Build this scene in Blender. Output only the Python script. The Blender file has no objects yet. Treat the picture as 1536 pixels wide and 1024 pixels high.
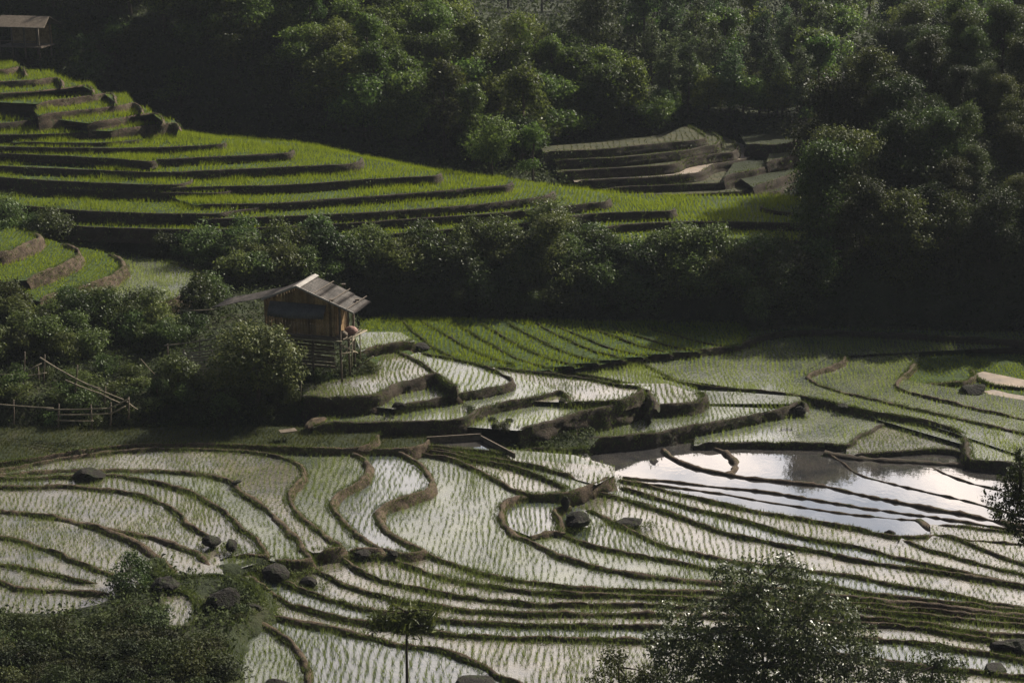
import bpy, math, random
import numpy as np
from mathutils import Vector, Matrix

random.seed(7)
RNG = np.random.default_rng(11)
scene = bpy.context.scene
col = scene.collection

# ------------------------------------------------------------ camera, light, exposure
CAM_H, PITCH, FPX = 33.0, 17.0, 2560.0      # metres, degrees down, focal length in photo pixels (1536 wide)
cam_d = bpy.data.cameras.new("camera")
cam = bpy.data.objects.new("camera", cam_d)
col.objects.link(cam)
cam.location = (0, 0, CAM_H)
cam.rotation_euler = (math.radians(90 - PITCH), 0, 0)
cam_d.sensor_width = 36.0
cam_d.lens = 36.0 * FPX / 1536.0
cam_d.clip_start = 1.0
cam_d.clip_end = 4000.0
scene.camera = cam

SUN_EL, SUN_AZ = 37.0, 50.0                 # azimuth from +Y (view direction) towards +X
se, sa = math.radians(SUN_EL), math.radians(SUN_AZ)
SUN_DIR = Vector((math.sin(sa) * math.cos(se), math.cos(sa) * math.cos(se), math.sin(se)))
sun_d = bpy.data.lights.new("sun", 'SUN')
sun_d.energy = 5.0
sun_d.angle = math.radians(0.6)
sun_d.color = (1.0, 0.93, 0.80)
sun = bpy.data.objects.new("sun", sun_d)
col.objects.link(sun)
sun.rotation_euler = SUN_DIR.to_track_quat('Z', 'Y').to_euler()

world = bpy.data.worlds.new("World")
scene.world = world
world.use_nodes = True


def build_world():
    nt = world.node_tree
    nt.nodes.clear()
    N, L = nt.nodes.new, nt.links.new
    out = N('ShaderNodeOutputWorld')
    bg = N('ShaderNodeBackground')
    bg.inputs['Strength'].default_value = 0.05
    sky = N('ShaderNodeTexSky')
    sky.sky_type = 'NISHITA'
    sky.sun_disc = False
    sky.sun_elevation = se
    sky.sun_rotation = sa
    sky.air_density = 1.0
    sky.dust_density = 1.5
    tc = N('ShaderNodeTexCoord')
    sep = N('ShaderNodeSeparateXYZ')
    L(tc.outputs['Generated'], sep.inputs[0])

    def m(op, a, b=None, clamp=False):
        n = N('ShaderNodeMath')
        n.operation = op
        n.use_clamp = clamp
        for i, v in enumerate((a, b)):
            if v is None:
                continue
            if isinstance(v, (int, float)):
                n.inputs[i].default_value = v
            else:
                L(v, n.inputs[i])
        return n.outputs[0]
    zz = m('ADD', sep.outputs['Z'], 0.12)
    u = m('DIVIDE', sep.outputs['X'], zz)
    v = m('DIVIDE', sep.outputs['Y'], zz)
    comb = N('ShaderNodeCombineXYZ')
    L(u, comb.inputs[0])
    L(v, comb.inputs[1])
    nz = N('ShaderNodeTexNoise')
    nz.inputs['Scale'].default_value = 4.2
    nz.inputs['Detail'].default_value = 6.0
    nz.inputs['Roughness'].default_value = 0.62
    L(comb.outputs[0], nz.inputs['Vector'])
    mask = N('ShaderNodeMapRange')
    mask.inputs['From Min'].default_value = 0.36
    mask.inputs['From Max'].default_value = 0.56
    L(nz.outputs['Fac'], mask.inputs['Value'])
    # clouds are brightest where they stand before the sun's side of the sky
    vm = N('ShaderNodeVectorMath')
    vm.operation = 'DOT_PRODUCT'
    L(tc.outputs['Generated'], vm.inputs[0])
    g = Vector((0.35, 0.80, 0.52)).normalized()
    vm.inputs[1].default_value = g
    near = N('ShaderNodeMapRange')
    near.interpolation_type = 'SMOOTHSTEP'
    near.inputs['From Min'].default_value = 0.68
    near.inputs['From Max'].default_value = 0.98
    near.inputs['To Min'].default_value = 0.3
    near.inputs['To Max'].default_value = 36.0
    L(vm.outputs['Value'], near.inputs['Value'])
    cc = N('ShaderNodeMix')
    cc.data_type = 'RGBA'
    cc.inputs[6].default_value = (0.66, 0.68, 0.74, 1)
    cc.inputs[7].default_value = (1.0, 0.85, 0.73, 1)
    L(mask.outputs[0], cc.inputs[0])
    dim = N('ShaderNodeMapRange')
    dim.inputs['To Min'].default_value = 0.45
    dim.inputs['To Max'].default_value = 1.0
    L(mask.outputs[0], dim.inputs['Value'])
    amt = m('MULTIPLY', near.outputs[0], dim.outputs[0])
    sc = N('ShaderNodeVectorMath')
    sc.operation = 'SCALE'
    L(cc.outputs[2], sc.inputs[0])
    L(amt, sc.inputs['Scale'])
    add = N('ShaderNodeVectorMath')
    add.operation = 'ADD'
    # the blue sky light is scaled down evenly to deepen the shadows
    sky_dim = N('ShaderNodeVectorMath')
    sky_dim.operation = 'SCALE'
    sky_dim.inputs['Scale'].default_value = 0.55
    L(sky.outputs[0], sky_dim.inputs[0])
    L(sky_dim.outputs[0], add.inputs[0])
    L(sc.outputs[0], add.inputs[1])
    L(add.outputs[0], bg.inputs['Color'])
    L(bg.outputs[0], out.inputs['Surface'])


build_world()
vs = scene.view_settings
vs.view_transform = 'Standard'
vs.look = 'None'
vs.exposure = 0.7
vs.gamma = 1.0
vs.use_curve_mapping = False
scene.cycles.max_bounces = 5
scene.cycles.diffuse_bounces = 2
scene.cycles.glossy_bounces = 2
scene.cycles.transmission_bounces = 2
scene.cycles.transparent_max_bounces = 4
scene.cycles.volume_bounces = 0
scene.cycles.use_denoising = True

# ------------------------------------------------------------ projection helpers
_p = math.radians(PITCH)
FWD = np.array([0, math.cos(_p), -math.sin(_p)])
UP = np.array([0, math.sin(_p), math.cos(_p)])
RIGHT = np.array([1.0, 0, 0])
CAM = np.array([0, 0, CAM_H])


def ray(px, py):
    return FWD + (px - 768) / FPX * RIGHT + (512 - py) / FPX * UP


def at(px, py, z):
    """point of height z seen at photo pixel px, py"""
    d = ray(px, py)
    return CAM + d * ((z - CAM_H) / d[2])


def atD(px, py, D):
    """point at ground distance D (along +Y) seen at photo pixel px, py"""
    d = ray(px, py)
    return CAM + d * (D / d[1])


def to_px(P):
    P = np.asarray(P, float) - CAM
    f = P @ FWD
    return 768 + FPX * (P @ RIGHT) / f, 512 - FPX * (P @ UP) / f, f


# ------------------------------------------------------------ numpy noise
_perm = RNG.permutation(4096)


def _hash(i, j, k=0):
    return _perm[(_perm[(_perm[i & 4095] + j) & 4095] + k) & 4095] / 4095.0


def vnoise(x, y, z=None, scale=1.0):
    x = np.asarray(x, float) * scale
    y = np.asarray(y, float) * scale
    z = np.zeros_like(x) if z is None else np.asarray(z, float) * scale
    i, j, k = np.floor(x).astype(int), np.floor(y).astype(int), np.floor(z).astype(int)
    fx, fy, fz = x - i, y - j, z - k
    fx, fy, fz = fx * fx * (3 - 2 * fx), fy * fy * (3 - 2 * fy), fz * fz * (3 - 2 * fz)
    r = 0
    for a in (0, 1):
        for b in (0, 1):
            for c in (0, 1):
                w = (fx if a else 1 - fx) * (fy if b else 1 - fy) * (fz if c else 1 - fz)
                r = r + w * _hash(i + a, j + b, k + c)
    return r * 2 - 1


def fbm(x, y, z=None, scale=1.0, octv=3):
    r, amp = 0, 1.0
    for o in range(octv):
        r = r + amp * vnoise(x, y, z, scale * 2 ** o)
        amp *= 0.5
    return r


# ------------------------------------------------------------ object helpers
def mesh_np(name, verts, faces_flat, nper, mat=None, parent=None, smooth=False):
    """verts (n,3), faces_flat (m,nper) ints"""
    me = bpy.data.meshes.new(name)
    verts = np.asarray(verts, np.float32)
    F = np.asarray(faces_flat, np.int32)
    me.vertices.add(len(verts))
    me.vertices.foreach_set('co', verts.ravel())
    me.loops.add(F.size)
    me.loops.foreach_set('vertex_index', F.ravel())
    me.polygons.add(len(F))
    me.polygons.foreach_set('loop_start', np.arange(0, F.size, nper, dtype=np.int32))
    me.polygons.foreach_set('loop_total', np.full(len(F), nper, np.int32))
    if smooth:
        me.polygons.foreach_set('use_smooth', np.ones(len(F), bool))
    me.update(calc_edges=True)
    me.validate()
    if mat:
        me.materials.append(mat)
    o = bpy.data.objects.new(name, me)
    col.objects.link(o)
    if parent:
        o.parent = parent
    return o


class MB:
    """collects simple shapes in one mesh"""
    def __init__(s):
        s.v, s.f = [], []

    def add(s, verts, faces):
        b = len(s.v)
        s.v += [tuple(v) for v in verts]
        s.f += [tuple(b + i for i in f) for f in faces]

    def box(s, c, size, R=None):
        hx, hy, hz = size[0] / 2, size[1] / 2, size[2] / 2
        vs_ = [Vector((x * hx, y * hy, z * hz)) for x in (-1, 1) for y in (-1, 1) for z in (-1, 1)]
        if R is not None:
            vs_ = [R @ v for v in vs_]
        c = Vector(c)
        s.add([v + c for v in vs_], [(0, 1, 3, 2), (4, 6, 7, 5), (0, 4, 5, 1), (2, 3, 7, 6), (0, 2, 6, 4), (1, 5, 7, 3)])

    def hexa(s, p):
        """8 points: bottom 4 ccw, top 4 ccw"""
        s.add(p, [(3, 2, 1, 0), (4, 5, 6, 7), (0, 1, 5, 4), (1, 2, 6, 5), (2, 3, 7, 6), (3, 0, 4, 7)])

    def tube(s, pts, r, n=6, cap=True):
        pts = [Vector(p) for p in pts]
        rs = r if isinstance(r, (list, tuple)) else [r] * len(pts)
        rings = []
        for i, p in enumerate(pts):
            d = (pts[min(i + 1, len(pts) - 1)] - pts[max(i - 1, 0)]).normalized()
            a = d.cross(Vector((0.13, 0.27, 1)) if abs(d.z) < 0.95 else Vector((1, 0.1, 0))).normalized()
            b = d.cross(a)
            rings.append([p + (a * math.cos(t) + b * math.sin(t)) * rs[i] for t in [2 * math.pi * k / n for k in range(n)]])
        base = len(s.v)
        for rg in rings:
            s.v += [tuple(v) for v in rg]
        for i in range(len(pts) - 1):
            for k in range(n):
                a0, a1 = base + i * n + k, base + i * n + (k + 1) % n
                s.f.append((a0, a1, a1 + n, a0 + n))
        if cap:
            s.f.append(tuple(base + k for k in range(n))[::-1])
            s.f.append(tuple(base + (len(pts) - 1) * n + k for k in range(n)))

    def build(s, name, mat, parent=None, smooth=False):
        me = bpy.data.meshes.new(name)
        me.from_pydata(s.v, [], s.f)
        me.materials.append(mat)
        if smooth:
            for p in me.polygons:
                p.use_smooth = True
        me.update()
        o = bpy.data.objects.new(name, me)
        col.objects.link(o)
        if parent:
            o.parent = parent
        return o


def tag(o, label=None, cat=None, group=None, kind=None):
    if label:
        o['label'] = label
    if cat:
        o['category'] = cat
    if group:
        o['group'] = group
    if kind:
        o['kind'] = kind
    return o


def empty(name, loc=(0, 0, 0), rz=0.0):
    o = bpy.data.objects.new(name, None)
    col.objects.link(o)
    o.location = tuple(loc)
    o.rotation_euler = (0, 0, rz)
    o.empty_display_size = 0.3
    return o


# ------------------------------------------------------------ materials
def mat_new(name):
    m = bpy.data.materials.new(name)
    m.use_nodes = True
    nt = m.node_tree
    nt.nodes.clear()
    return m, nt, nt.nodes.new, nt.links.new


def noise_col(nt, vec, scale, stops, detail=4, rough=0.6, dist=0.0):
    n = nt.nodes.new('ShaderNodeTexNoise')
    n.inputs['Scale'].default_value = scale
    n.inputs['Detail'].default_value = detail
    n.inputs['Roughness'].default_value = rough
    n.inputs['Distortion'].default_value = dist
    nt.links.new(vec, n.inputs['Vector'])
    r = nt.nodes.new('ShaderNodeValToRGB')
    r.color_ramp.elements[0].position = stops[0][0]
    r.color_ramp.elements[0].color = (*stops[0][1], 1)
    r.color_ramp.elements[1].position = stops[-1][0]
    r.color_ramp.elements[1].color = (*stops[-1][1], 1)
    for p, c in stops[1:-1]:
        e = r.color_ramp.elements.new(p)
        e.color = (*c, 1)
    nt.links.new(n.outputs['Fac'], r.inputs[0])
    return r.outputs[0], n.outputs['Fac']


def mix_rgb(nt, fac, a, b, blend='MIX'):
    n = nt.nodes.new('ShaderNodeMix')
    n.data_type = 'RGBA'
    n.blend_type = blend
    for s, v in ((n.inputs[0], fac), (n.inputs[6], a), (n.inputs[7], b)):
        if isinstance(v, (int, float)):
            s.default_value = v
        elif isinstance(v, tuple):
            s.default_value = (*v, 1)
        else:
            nt.links.new(v, s)
    return n.outputs[2]


def bump(nt, h, strength=0.5, dist=0.05):
    b = nt.nodes.new('ShaderNodeBump')
    b.inputs['Strength'].default_value = strength
    b.inputs['Distance'].default_value = dist
    nt.links.new(h, b.inputs['Height'])
    return b.outputs[0]


def earth_mat(name, stops, scale=1.5, rough=0.9, b=0.06, fine=9.0, fine_amt=0.5, isl=0.0):
    m, nt, N, L = mat_new(name)
    tc = N('ShaderNodeNewGeometry')
    c1, f1 = noise_col(nt, tc.outputs['Position'], scale, stops, 6, 0.65)
    c2, f2 = noise_col(nt, tc.outputs['Position'], fine, [(0.3, (0.45, 0.45, 0.45)), (0.7, (1.3, 1.3, 1.3))], 4, 0.7)
    cc = mix_rgb(nt, fine_amt, c1, c2, 'MULTIPLY')
    if isl:
        ir = N('ShaderNodeMapRange')
        ir.inputs['To Min'].default_value = 1 - isl
        ir.inputs['To Max'].default_value = 1 + isl
        L(tc.outputs['Random Per Island'], ir.inputs['Value'])
        iv = N('ShaderNodeHueSaturation')
        L(ir.outputs[0], iv.inputs['Value'])
        L(cc, iv.inputs['Color'])
        cc = iv.outputs[0]
    p = N('ShaderNodeBsdfPrincipled')
    p.inputs['Roughness'].default_value = rough
    p.inputs['Specular IOR Level'].default_value = 0.25
    L(cc, p.inputs['Base Color'])
    L(bump(nt, f2, 0.9, b), p.inputs['Normal'])
    o = N('ShaderNodeOutputMaterial')
    L(p.outputs[0], o.inputs[0])
    return m


def leaf_mat(name, dark, light, trans=0.35, rough=0.42, spec=0.5, tcol=None):
    m, nt, N, L = mat_new(name)
    g = N('ShaderNodeNewGeometry')
    oi = N('ShaderNodeObjectInfo')
    r = N('ShaderNodeValToRGB')
    r.color_ramp.elements[0].color = (*dark, 1)
    r.color_ramp.elements[1].color = (*light, 1)
    L(g.outputs['Random Per Island'], r.inputs[0])
    hv = N('ShaderNodeHueSaturation')
    mr = N('ShaderNodeMapRange')
    mr.inputs['To Min'].default_value = 0.465
    mr.inputs['To Max'].default_value = 0.525
    L(oi.outputs['Random'], mr.inputs['Value'])
    L(mr.outputs[0], hv.inputs['Hue'])
    mv = N('ShaderNodeMapRange')
    mv.inputs['To Min'].default_value = 0.5
    mv.inputs['To Max'].default_value = 1.45
    mm = N('ShaderNodeMath')
    mm.operation = 'FRACT'
    mm2 = N('ShaderNodeMath')
    mm2.operation = 'MULTIPLY'
    mm2.inputs[1].default_value = 7.31
    L(oi.outputs['Random'], mm2.inputs[0])
    L(mm2.outputs[0], mm.inputs[0])
    L(mm.outputs[0], mv.inputs['Value'])
    L(mv.outputs[0], hv.inputs['Value'])
    L(r.outputs[0], hv.inputs['Color'])
    p = N('ShaderNodeBsdfPrincipled')
    p.inputs['Roughness'].default_value = rough
    p.inputs['Specular IOR Level'].default_value = spec
    L(hv.outputs[0], p.inputs['Base Color'])
    t = N('ShaderNodeBsdfTranslucent')
    if tcol:
        L(mix_rgb(nt, 1.0, hv.outputs[0], tcol, 'MULTIPLY'), t.inputs[0])
    else:
        L(hv.outputs[0], t.inputs[0])
    mx = N('ShaderNodeMixShader')
    mx.inputs[0].default_value = trans
    L(p.outputs[0], mx.inputs[1])
    L(t.outputs[0], mx.inputs[2])
    o = N('ShaderNodeOutputMaterial')
    L(mx.outputs[0], o.inputs[0])
    return m


def water_mat(name, mud, rough=0.06, ripple=0.25, film=0.0, rscale=5.0, stipple=0.0, ior=1.5):
    """flooded paddy: muddy bed colour under a reflecting surface"""
    m, nt, N, L = mat_new(name)
    g = N('ShaderNodeNewGeometry')
    c1, f1 = noise_col(nt, g.outputs['Position'], 0.5, [(0.34, (mud[0] * 0.38, mud[1] * 0.44, mud[2] * 0.55)), (0.62, mud)], 6, 0.68)
    p = N('ShaderNodeBsdfPrincipled')
    L(c1, p.inputs['Base Color'])
    p.inputs['IOR'].default_value = ior
    p.inputs['Coat Weight'].default_value = film
    p.inputs['Coat Roughness'].default_value = rough
    p.inputs['Coat IOR'].default_value = 1.6
    n2 = N('ShaderNodeTexNoise')
    n2.inputs['Scale'].default_value = rscale
    n2.inputs['Detail'].default_value = 3
    L(g.outputs['Position'], n2.inputs['Vector'])
    rr = N('ShaderNodeMapRange')
    rr.inputs['From Min'].default_value = 0.35
    rr.inputs['From Max'].default_value = 0.7
    rr.inputs['To Min'].default_value = rough
    rr.inputs['To Max'].default_value = rough + stipple
    L(n2.outputs['Fac'], rr.inputs['Value'])
    L(rr.outputs[0], p.inputs['Roughness'])
    bn = bump(nt, n2.outputs['Fac'], ripple, 0.02)
    L(bn, p.inputs['Normal'])
    L(bn, p.inputs['Coat Normal'])
    o = N('ShaderNodeOutputMaterial')
    L(p.outputs[0], o.inputs[0])
    return m


M = {}
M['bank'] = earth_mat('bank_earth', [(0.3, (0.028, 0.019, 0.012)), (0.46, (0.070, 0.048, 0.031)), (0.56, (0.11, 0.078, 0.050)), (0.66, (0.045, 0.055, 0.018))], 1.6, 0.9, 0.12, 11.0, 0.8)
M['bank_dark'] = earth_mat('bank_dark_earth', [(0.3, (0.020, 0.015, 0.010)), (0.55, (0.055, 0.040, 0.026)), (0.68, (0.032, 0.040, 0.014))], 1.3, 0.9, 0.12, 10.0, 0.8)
M['ground'] = earth_mat('ground_cover_soil', [(0.3, (0.010, 0.014, 0.006)), (0.5, (0.022, 0.030, 0.010)), (0.66, (0.036, 0.036, 0.016)), (0.8, (0.05, 0.034, 0.022))], 0.35, 0.95, 0.15, 4.0)
M['wetmud'] = water_mat('wet_mud', (0.34, 0.27, 0.21), 0.30, 0.8, 0.0, 7.0, 0.3)
M['pond'] = water_mat('pond_water', (0.062, 0.056, 0.050), 0.015, 0.05, 1.0, 3.0, 0.03, 1.7)
M['seedwater'] = water_mat('paddy_water', (0.150, 0.132, 0.095), 0.12, 0.7, 1.0, 10.0, 0.28, 1.5)
M['seedwater_clear'] = water_mat('clear_paddy_water', (0.085, 0.095, 0.085), 0.07, 0.5, 1.0, 8.0, 0.2, 1.5)
M['seedwater_green'] = water_mat('green_paddy_water', (0.115, 0.125, 0.075), 0.16, 0.8, 0.9, 11.0, 0.3, 1.5)
M['greenwater'] = water_mat('planted_paddy_water', (0.12, 0.13, 0.085), 0.14, 0.7, 1.0, 9.0, 0.3, 1.5)
M['ricebed'] = earth_mat('rice_bed', [(0.35, (0.02, 0.035, 0.008)), (0.65, (0.05, 0.085, 0.015))], 1.2, 0.9, 0.1, 14.0)
M['drybed'] = earth_mat('dry_paddy_bed', [(0.35, (0.022, 0.026, 0.010)), (0.55, (0.050, 0.050, 0.020)), (0.7, (0.075, 0.058, 0.032))], 1.2, 0.9, 0.05, 10.0)
M['seedling'] = leaf_mat('seedling_leaf', (0.040, 0.070, 0.016), (0.14, 0.20, 0.045), 0.45, 0.5, 0.4)
M['rice'] = leaf_mat('rice_leaf', (0.12, 0.15, 0.012), (0.28, 0.31, 0.026), 0.5, 0.55, 0.3, (1.15, 1.1, 0.6))
M['rice_yellow'] = leaf_mat('young_rice_leaf', (0.075, 0.12, 0.02), (0.18, 0.25, 0.05), 0.5, 0.5, 0.35)
M['grass'] = leaf_mat('bund_grass', (0.035, 0.06, 0.010), (0.11, 0.14, 0.025), 0.4, 0.6, 0.3)
M['leaf_forest'] = leaf_mat('forest_leaf', (0.024, 0.046, 0.010), (0.115, 0.165, 0.028), 0.48, 0.5, 0.2)
M['leaf_blue'] = leaf_mat('slim_tree_leaf', (0.022, 0.042, 0.016), (0.085, 0.125, 0.042), 0.42, 0.55, 0.2)
M['leaf_bush'] = leaf_mat('bush_leaf', (0.022, 0.038, 0.010), (0.105, 0.145, 0.034), 0.42, 0.48, 0.25)
M['leaf_gloss'] = leaf_mat('glossy_leaf', (0.018, 0.030, 0.008), (0.070, 0.090, 0.020), 0.4, 0.5, 0.18)
M['leaf_yellow'] = leaf_mat('hut_tree_leaf', (0.020, 0.036, 0.009), (0.095, 0.115, 0.030), 0.32, 0.5, 0.22)
M['leaf_light'] = leaf_mat('knoll_grass', (0.06, 0.075, 0.028), (0.12, 0.14, 0.05), 0.35, 0.6, 0.3)
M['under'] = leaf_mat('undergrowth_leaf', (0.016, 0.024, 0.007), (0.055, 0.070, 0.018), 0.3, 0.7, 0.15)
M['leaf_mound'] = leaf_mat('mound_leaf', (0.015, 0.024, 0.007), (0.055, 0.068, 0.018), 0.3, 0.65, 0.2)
M['bark'] = earth_mat('bark', [(0.3, (0.03, 0.022, 0.016)), (0.7, (0.09, 0.07, 0.05))], 6.0, 0.9, 0.02)
M['bamboo'] = earth_mat('dry_bamboo', [(0.3, (0.14, 0.12, 0.08)), (0.7, (0.32, 0.27, 0.19))], 4.0, 0.7, 0.01)
M['leaf_near'] = leaf_mat('near_leaf', (0.016, 0.028, 0.010), (0.066, 0.086, 0.032), 0.3, 0.38, 0.45)
M['rock'] = earth_mat('rock', [(0.3, (0.007, 0.006, 0.005)), (0.5, (0.020, 0.016, 0.012)), (0.6, (0.022, 0.028, 0.009)), (0.8, (0.034, 0.028, 0.020))], 2.6, 0.85, 0.25, 7.0, 0.8)
M['wallwood'] = None

# ------------------------------------------------------------ terraces
LAYERS = []        # dicts: poly (n,2) world, z, kind


def smooth_px(pts, step=5.0):
    P = np.array(pts, float)
    if len(P) < 3:
        n = max(2, int(np.hypot(*(P[-1] - P[0])) / step))
        return np.linspace(P[0], P[-1], n)
    out = []
    Q = np.vstack([2 * P[0] - P[1], P, 2 * P[-1] - P[-2]])
    for i in range(1, len(Q) - 2):
        p0, p1, p2, p3 = Q[i - 1], Q[i], Q[i + 1], Q[i + 2]
        n = max(2, int(np.hypot(*(p2 - p1)) / step))
        t = np.linspace(0, 1, n, endpoint=False)[:, None]
        out.append(0.5 * ((2 * p1) + (-p0 + p2) * t + (2 * p0 - 5 * p1 + 4 * p2 - p3) * t ** 2 + (-p0 + 3 * p1 - 3 * p2 + p3) * t ** 3))
    out.append(P[-1:])
    return np.vstack(out)


def resample(W, step):
    d = np.r_[0, np.cumsum(np.hypot(*np.diff(W, axis=0).T))]
    n = max(2, int(d[-1] / step) + 1)
    t = np.linspace(0, d[-1], n)
    return np.c_[np.interp(t, d, W[:, 0]), np.interp(t, d, W[:, 1])]


def inside(poly, X, Y):
    X, Y = np.asarray(X, float), np.asarray(Y, float)
    r = np.zeros(X.shape, bool)
    n = len(poly)
    x0, y0 = poly.min(0)
    x1, y1 = poly.max(0)
    bb = (X >= x0) & (X <= x1) & (Y >= y0) & (Y <= y1)
    if not bb.any():
        return r
    xs, ys = X[bb], Y[bb]
    c = np.zeros(xs.shape, bool)
    for i in range(n):
        ax, ay = poly[i]
        bx, by = poly[(i + 1) % n]
        if ay == by:
            continue
        cond = ((ay > ys) != (by > ys)) & (xs < (bx - ax) * (ys - ay) / (by - ay) + ax)
        c ^= cond
    r[bb] = c
    return r


def terrace(z, kind, edge, back, bw=0.30, bh=0.13, drop=0.7, bank='bank', slope=0.35, wob=0.06, grass=1.0, dens=1.0, hgt=1.0):
    """one level plot at height z: 'edge' is its banked rim, 'back' closes the outline under higher plots"""
    z = z + 0.0007 * len(LAYERS)
    e = np.array([at(x, y, z)[:2] for x, y in smooth_px(edge)])
    b = np.array([at(x, y, z)[:2] for x, y in back]) if back else np.zeros((0, 2))
    e = resample(e, 0.2 if e[:, 1].mean() < 105 else 0.3)
    # hand-dug rims wander a little
    k = len(LAYERS) * 3.7
    e = e + np.c_[vnoise(e[:, 0], e[:, 1], e[:, 0] * 0 + k, 0.9), vnoise(e[:, 0], e[:, 1], e[:, 0] * 0 + k + 50, 0.9)] * wob
    poly = np.vstack([e, b])
    area = 0.5 * np.sum(poly[:, 0] * np.roll(poly[:, 1], -1) - np.roll(poly[:, 0], -1) * poly[:, 1])
    sgn = 1.0 if area > 0 else -1.0
    LAYERS.append(dict(poly=poly, edge=e, z=z, kind=kind, sgn=sgn, bw=bw, bh=bh, drop=drop, bank=bank, slope=slope,
                       grass=grass, dens=dens, hgt=hgt, closed=not back))


def T(*a, **k):
    terrace(*a, **k)


BOT = 1075
# ---- flooded ponds of the valley bottom (lowest)
T(-0.30, 'pond', [(870, 690), (885, 676), (910, 672), (960, 665), (1100, 662), (1300, 668), (1450, 676), (1600, 690)],
  [(1640, 900), (900, 800)], bw=0.2, bh=0.1, drop=0.2, grass=0.2)
# ---- near right strips, each a little higher than the one beyond it
T(-0.20, 'seed', [(925, 716), (940, 722), (960, 726), (1010, 739), (1050, 748), (1090, 757), (1140, 768), (1200, 778), (1236, 785), (1280, 792), (1320, 801), (1352, 806), (1420, 805), (1455, 812), (1500, 815), (1640, 830)],
  [(1700, BOT), (720, 950), (740, 742)], bw=0.28, bh=0.14, grass=1.3)
T(-0.12, 'seed', [(1396, 786), (1440, 789), (1490, 795), (1560, 803), (1640, 812)], [(1700, 980), (1400, 880)], bw=0.25, bh=0.1, grass=1.2)
T(-0.06, 'seed', [(1398, 804), (1420, 804), (1445, 812), (1490, 830), (1536, 845), (1640, 872)], [(1700, BOT), (1300, 900)], bw=0.28, bh=0.14, grass=1.4)
T(0.0, 'seed', [(1352, 806), (1380, 820), (1420, 832), (1470, 846), (1536, 862), (1640, 885)], [(1700, BOT), (1300, 900)], bw=0.25, bh=0.12, grass=1.3)
T(0.02, 'seed', [(922, 730), (938, 733), (980, 745), (1010, 755), (1060, 768), (1100, 777), (1140, 788), (1190, 802), (1236, 812), (1290, 822), (1340, 835), (1410, 850), (1450, 861), (1520, 876), (1640, 900)],
  [(1700, BOT), (720, 950), (740, 742)], bw=0.28, bh=0.15, grass=1.5)
T(0.15, 'seed', [(885, 738), (906, 743), (950, 753), (1000, 768), (1040, 783), (1090, 800), (1140, 811), (1236, 829), (1290, 841), (1360, 851), (1430, 862), (1480, 870), (1536, 880), (1640, 905)],
  [(1700, BOT), (720, 950), (740, 742)], bw=0.32, bh=0.17, grass=1.7)
T(0.27, 'seed', [(870, 762), (895, 770), (925, 785), (960, 803), (1000, 820), (1040, 830), (1090, 840), (1160, 850), (1236, 859), (1290, 866), (1340, 877), (1400, 887), (1450, 897), (1536, 913), (1640, 935)],
  [(1700, BOT), (720, 950), (740, 742)], bw=0.30, bh=0.15, grass=1.4)
T(0.38, 'seed', [(842, 800), (856, 806), (885, 818), (930, 828), (970, 836), (1010, 842), (1060, 852), (1130, 862), (1236, 877), (1300, 890), (1360, 897), (1430, 905), (1500, 912), (1640, 930)],
  [(1700, BOT), (720, 950), (740, 742)], bw=0.30, bh=0.15, grass=1.4)
# small round plot inside the rim
T(0.50, 'seed', [(838, 800), (848, 794), (842, 782), (834, 772), (845, 764), (858, 760)], [(800, 750), (752, 762), (760, 790), (800, 806)], bw=0.35, bh=0.22, drop=0.5)
# the broad plot in the middle
T(0.68, 'seed', [(800, 745), (775, 750), (759, 760), (756, 775), (760, 788), (775, 802), (800, 815), (830, 829), (855, 838), (900, 851), (950, 860), (1000, 867), (1060, 873), (1140, 881), (1260, 895), (1340, 902), (1430, 912), (1640, 935)],
  [(1700, BOT), (480, BOT), (480, 680), (560, 674), (640, 680), (710, 700), (770, 735)], bw=0.42, bh=0.16, drop=0.5, grass=1.0, dens=0.8)
# plots along the upper side
T(0.74, 'seed', [(560, 676), (600, 679), (640, 684), (680, 692), (710, 704), (740, 720), (765, 734), (790, 742), (815, 744), (850, 742), (880, 733), (905, 724), (922, 714)],
  [(922, 700), (860, 682), (600, 660)], bw=0.30, bh=0.14, drop=0.6, grass=1.6)
T(0.80, 'seed', [(600, 674), (650, 679), (700, 689), (740, 697), (780, 706), (810, 717), (838, 728), (852, 738)], [(890, 728), (924, 712), (860, 682), (600, 660)], bw=0.25, bh=0.14, grass=1.5)
T(0.86, 'seed', [(610, 671), (660, 677), (700, 683), (750, 691), (800, 700), (840, 710), (866, 720)], [(895, 727), (924, 711), (900, 698), (780, 688), (610, 662)], bw=0.25, bh=0.12, grass=1.5)
T(0.50, 'earth', [(735, 676), (770, 682), (800, 674), (850, 676), (885, 672)], [(900, 655), (860, 640), (760, 634), (690, 640)], bw=0.2, bh=0.08, drop=0.9, bank='bank_dark', grass=2.0)
T(0.30, 'pond', [(805, 690), (840, 697), (880, 700), (890, 696)], [(880, 678), (800, 675)], bw=0.18, bh=0.1, drop=0.3)
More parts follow.
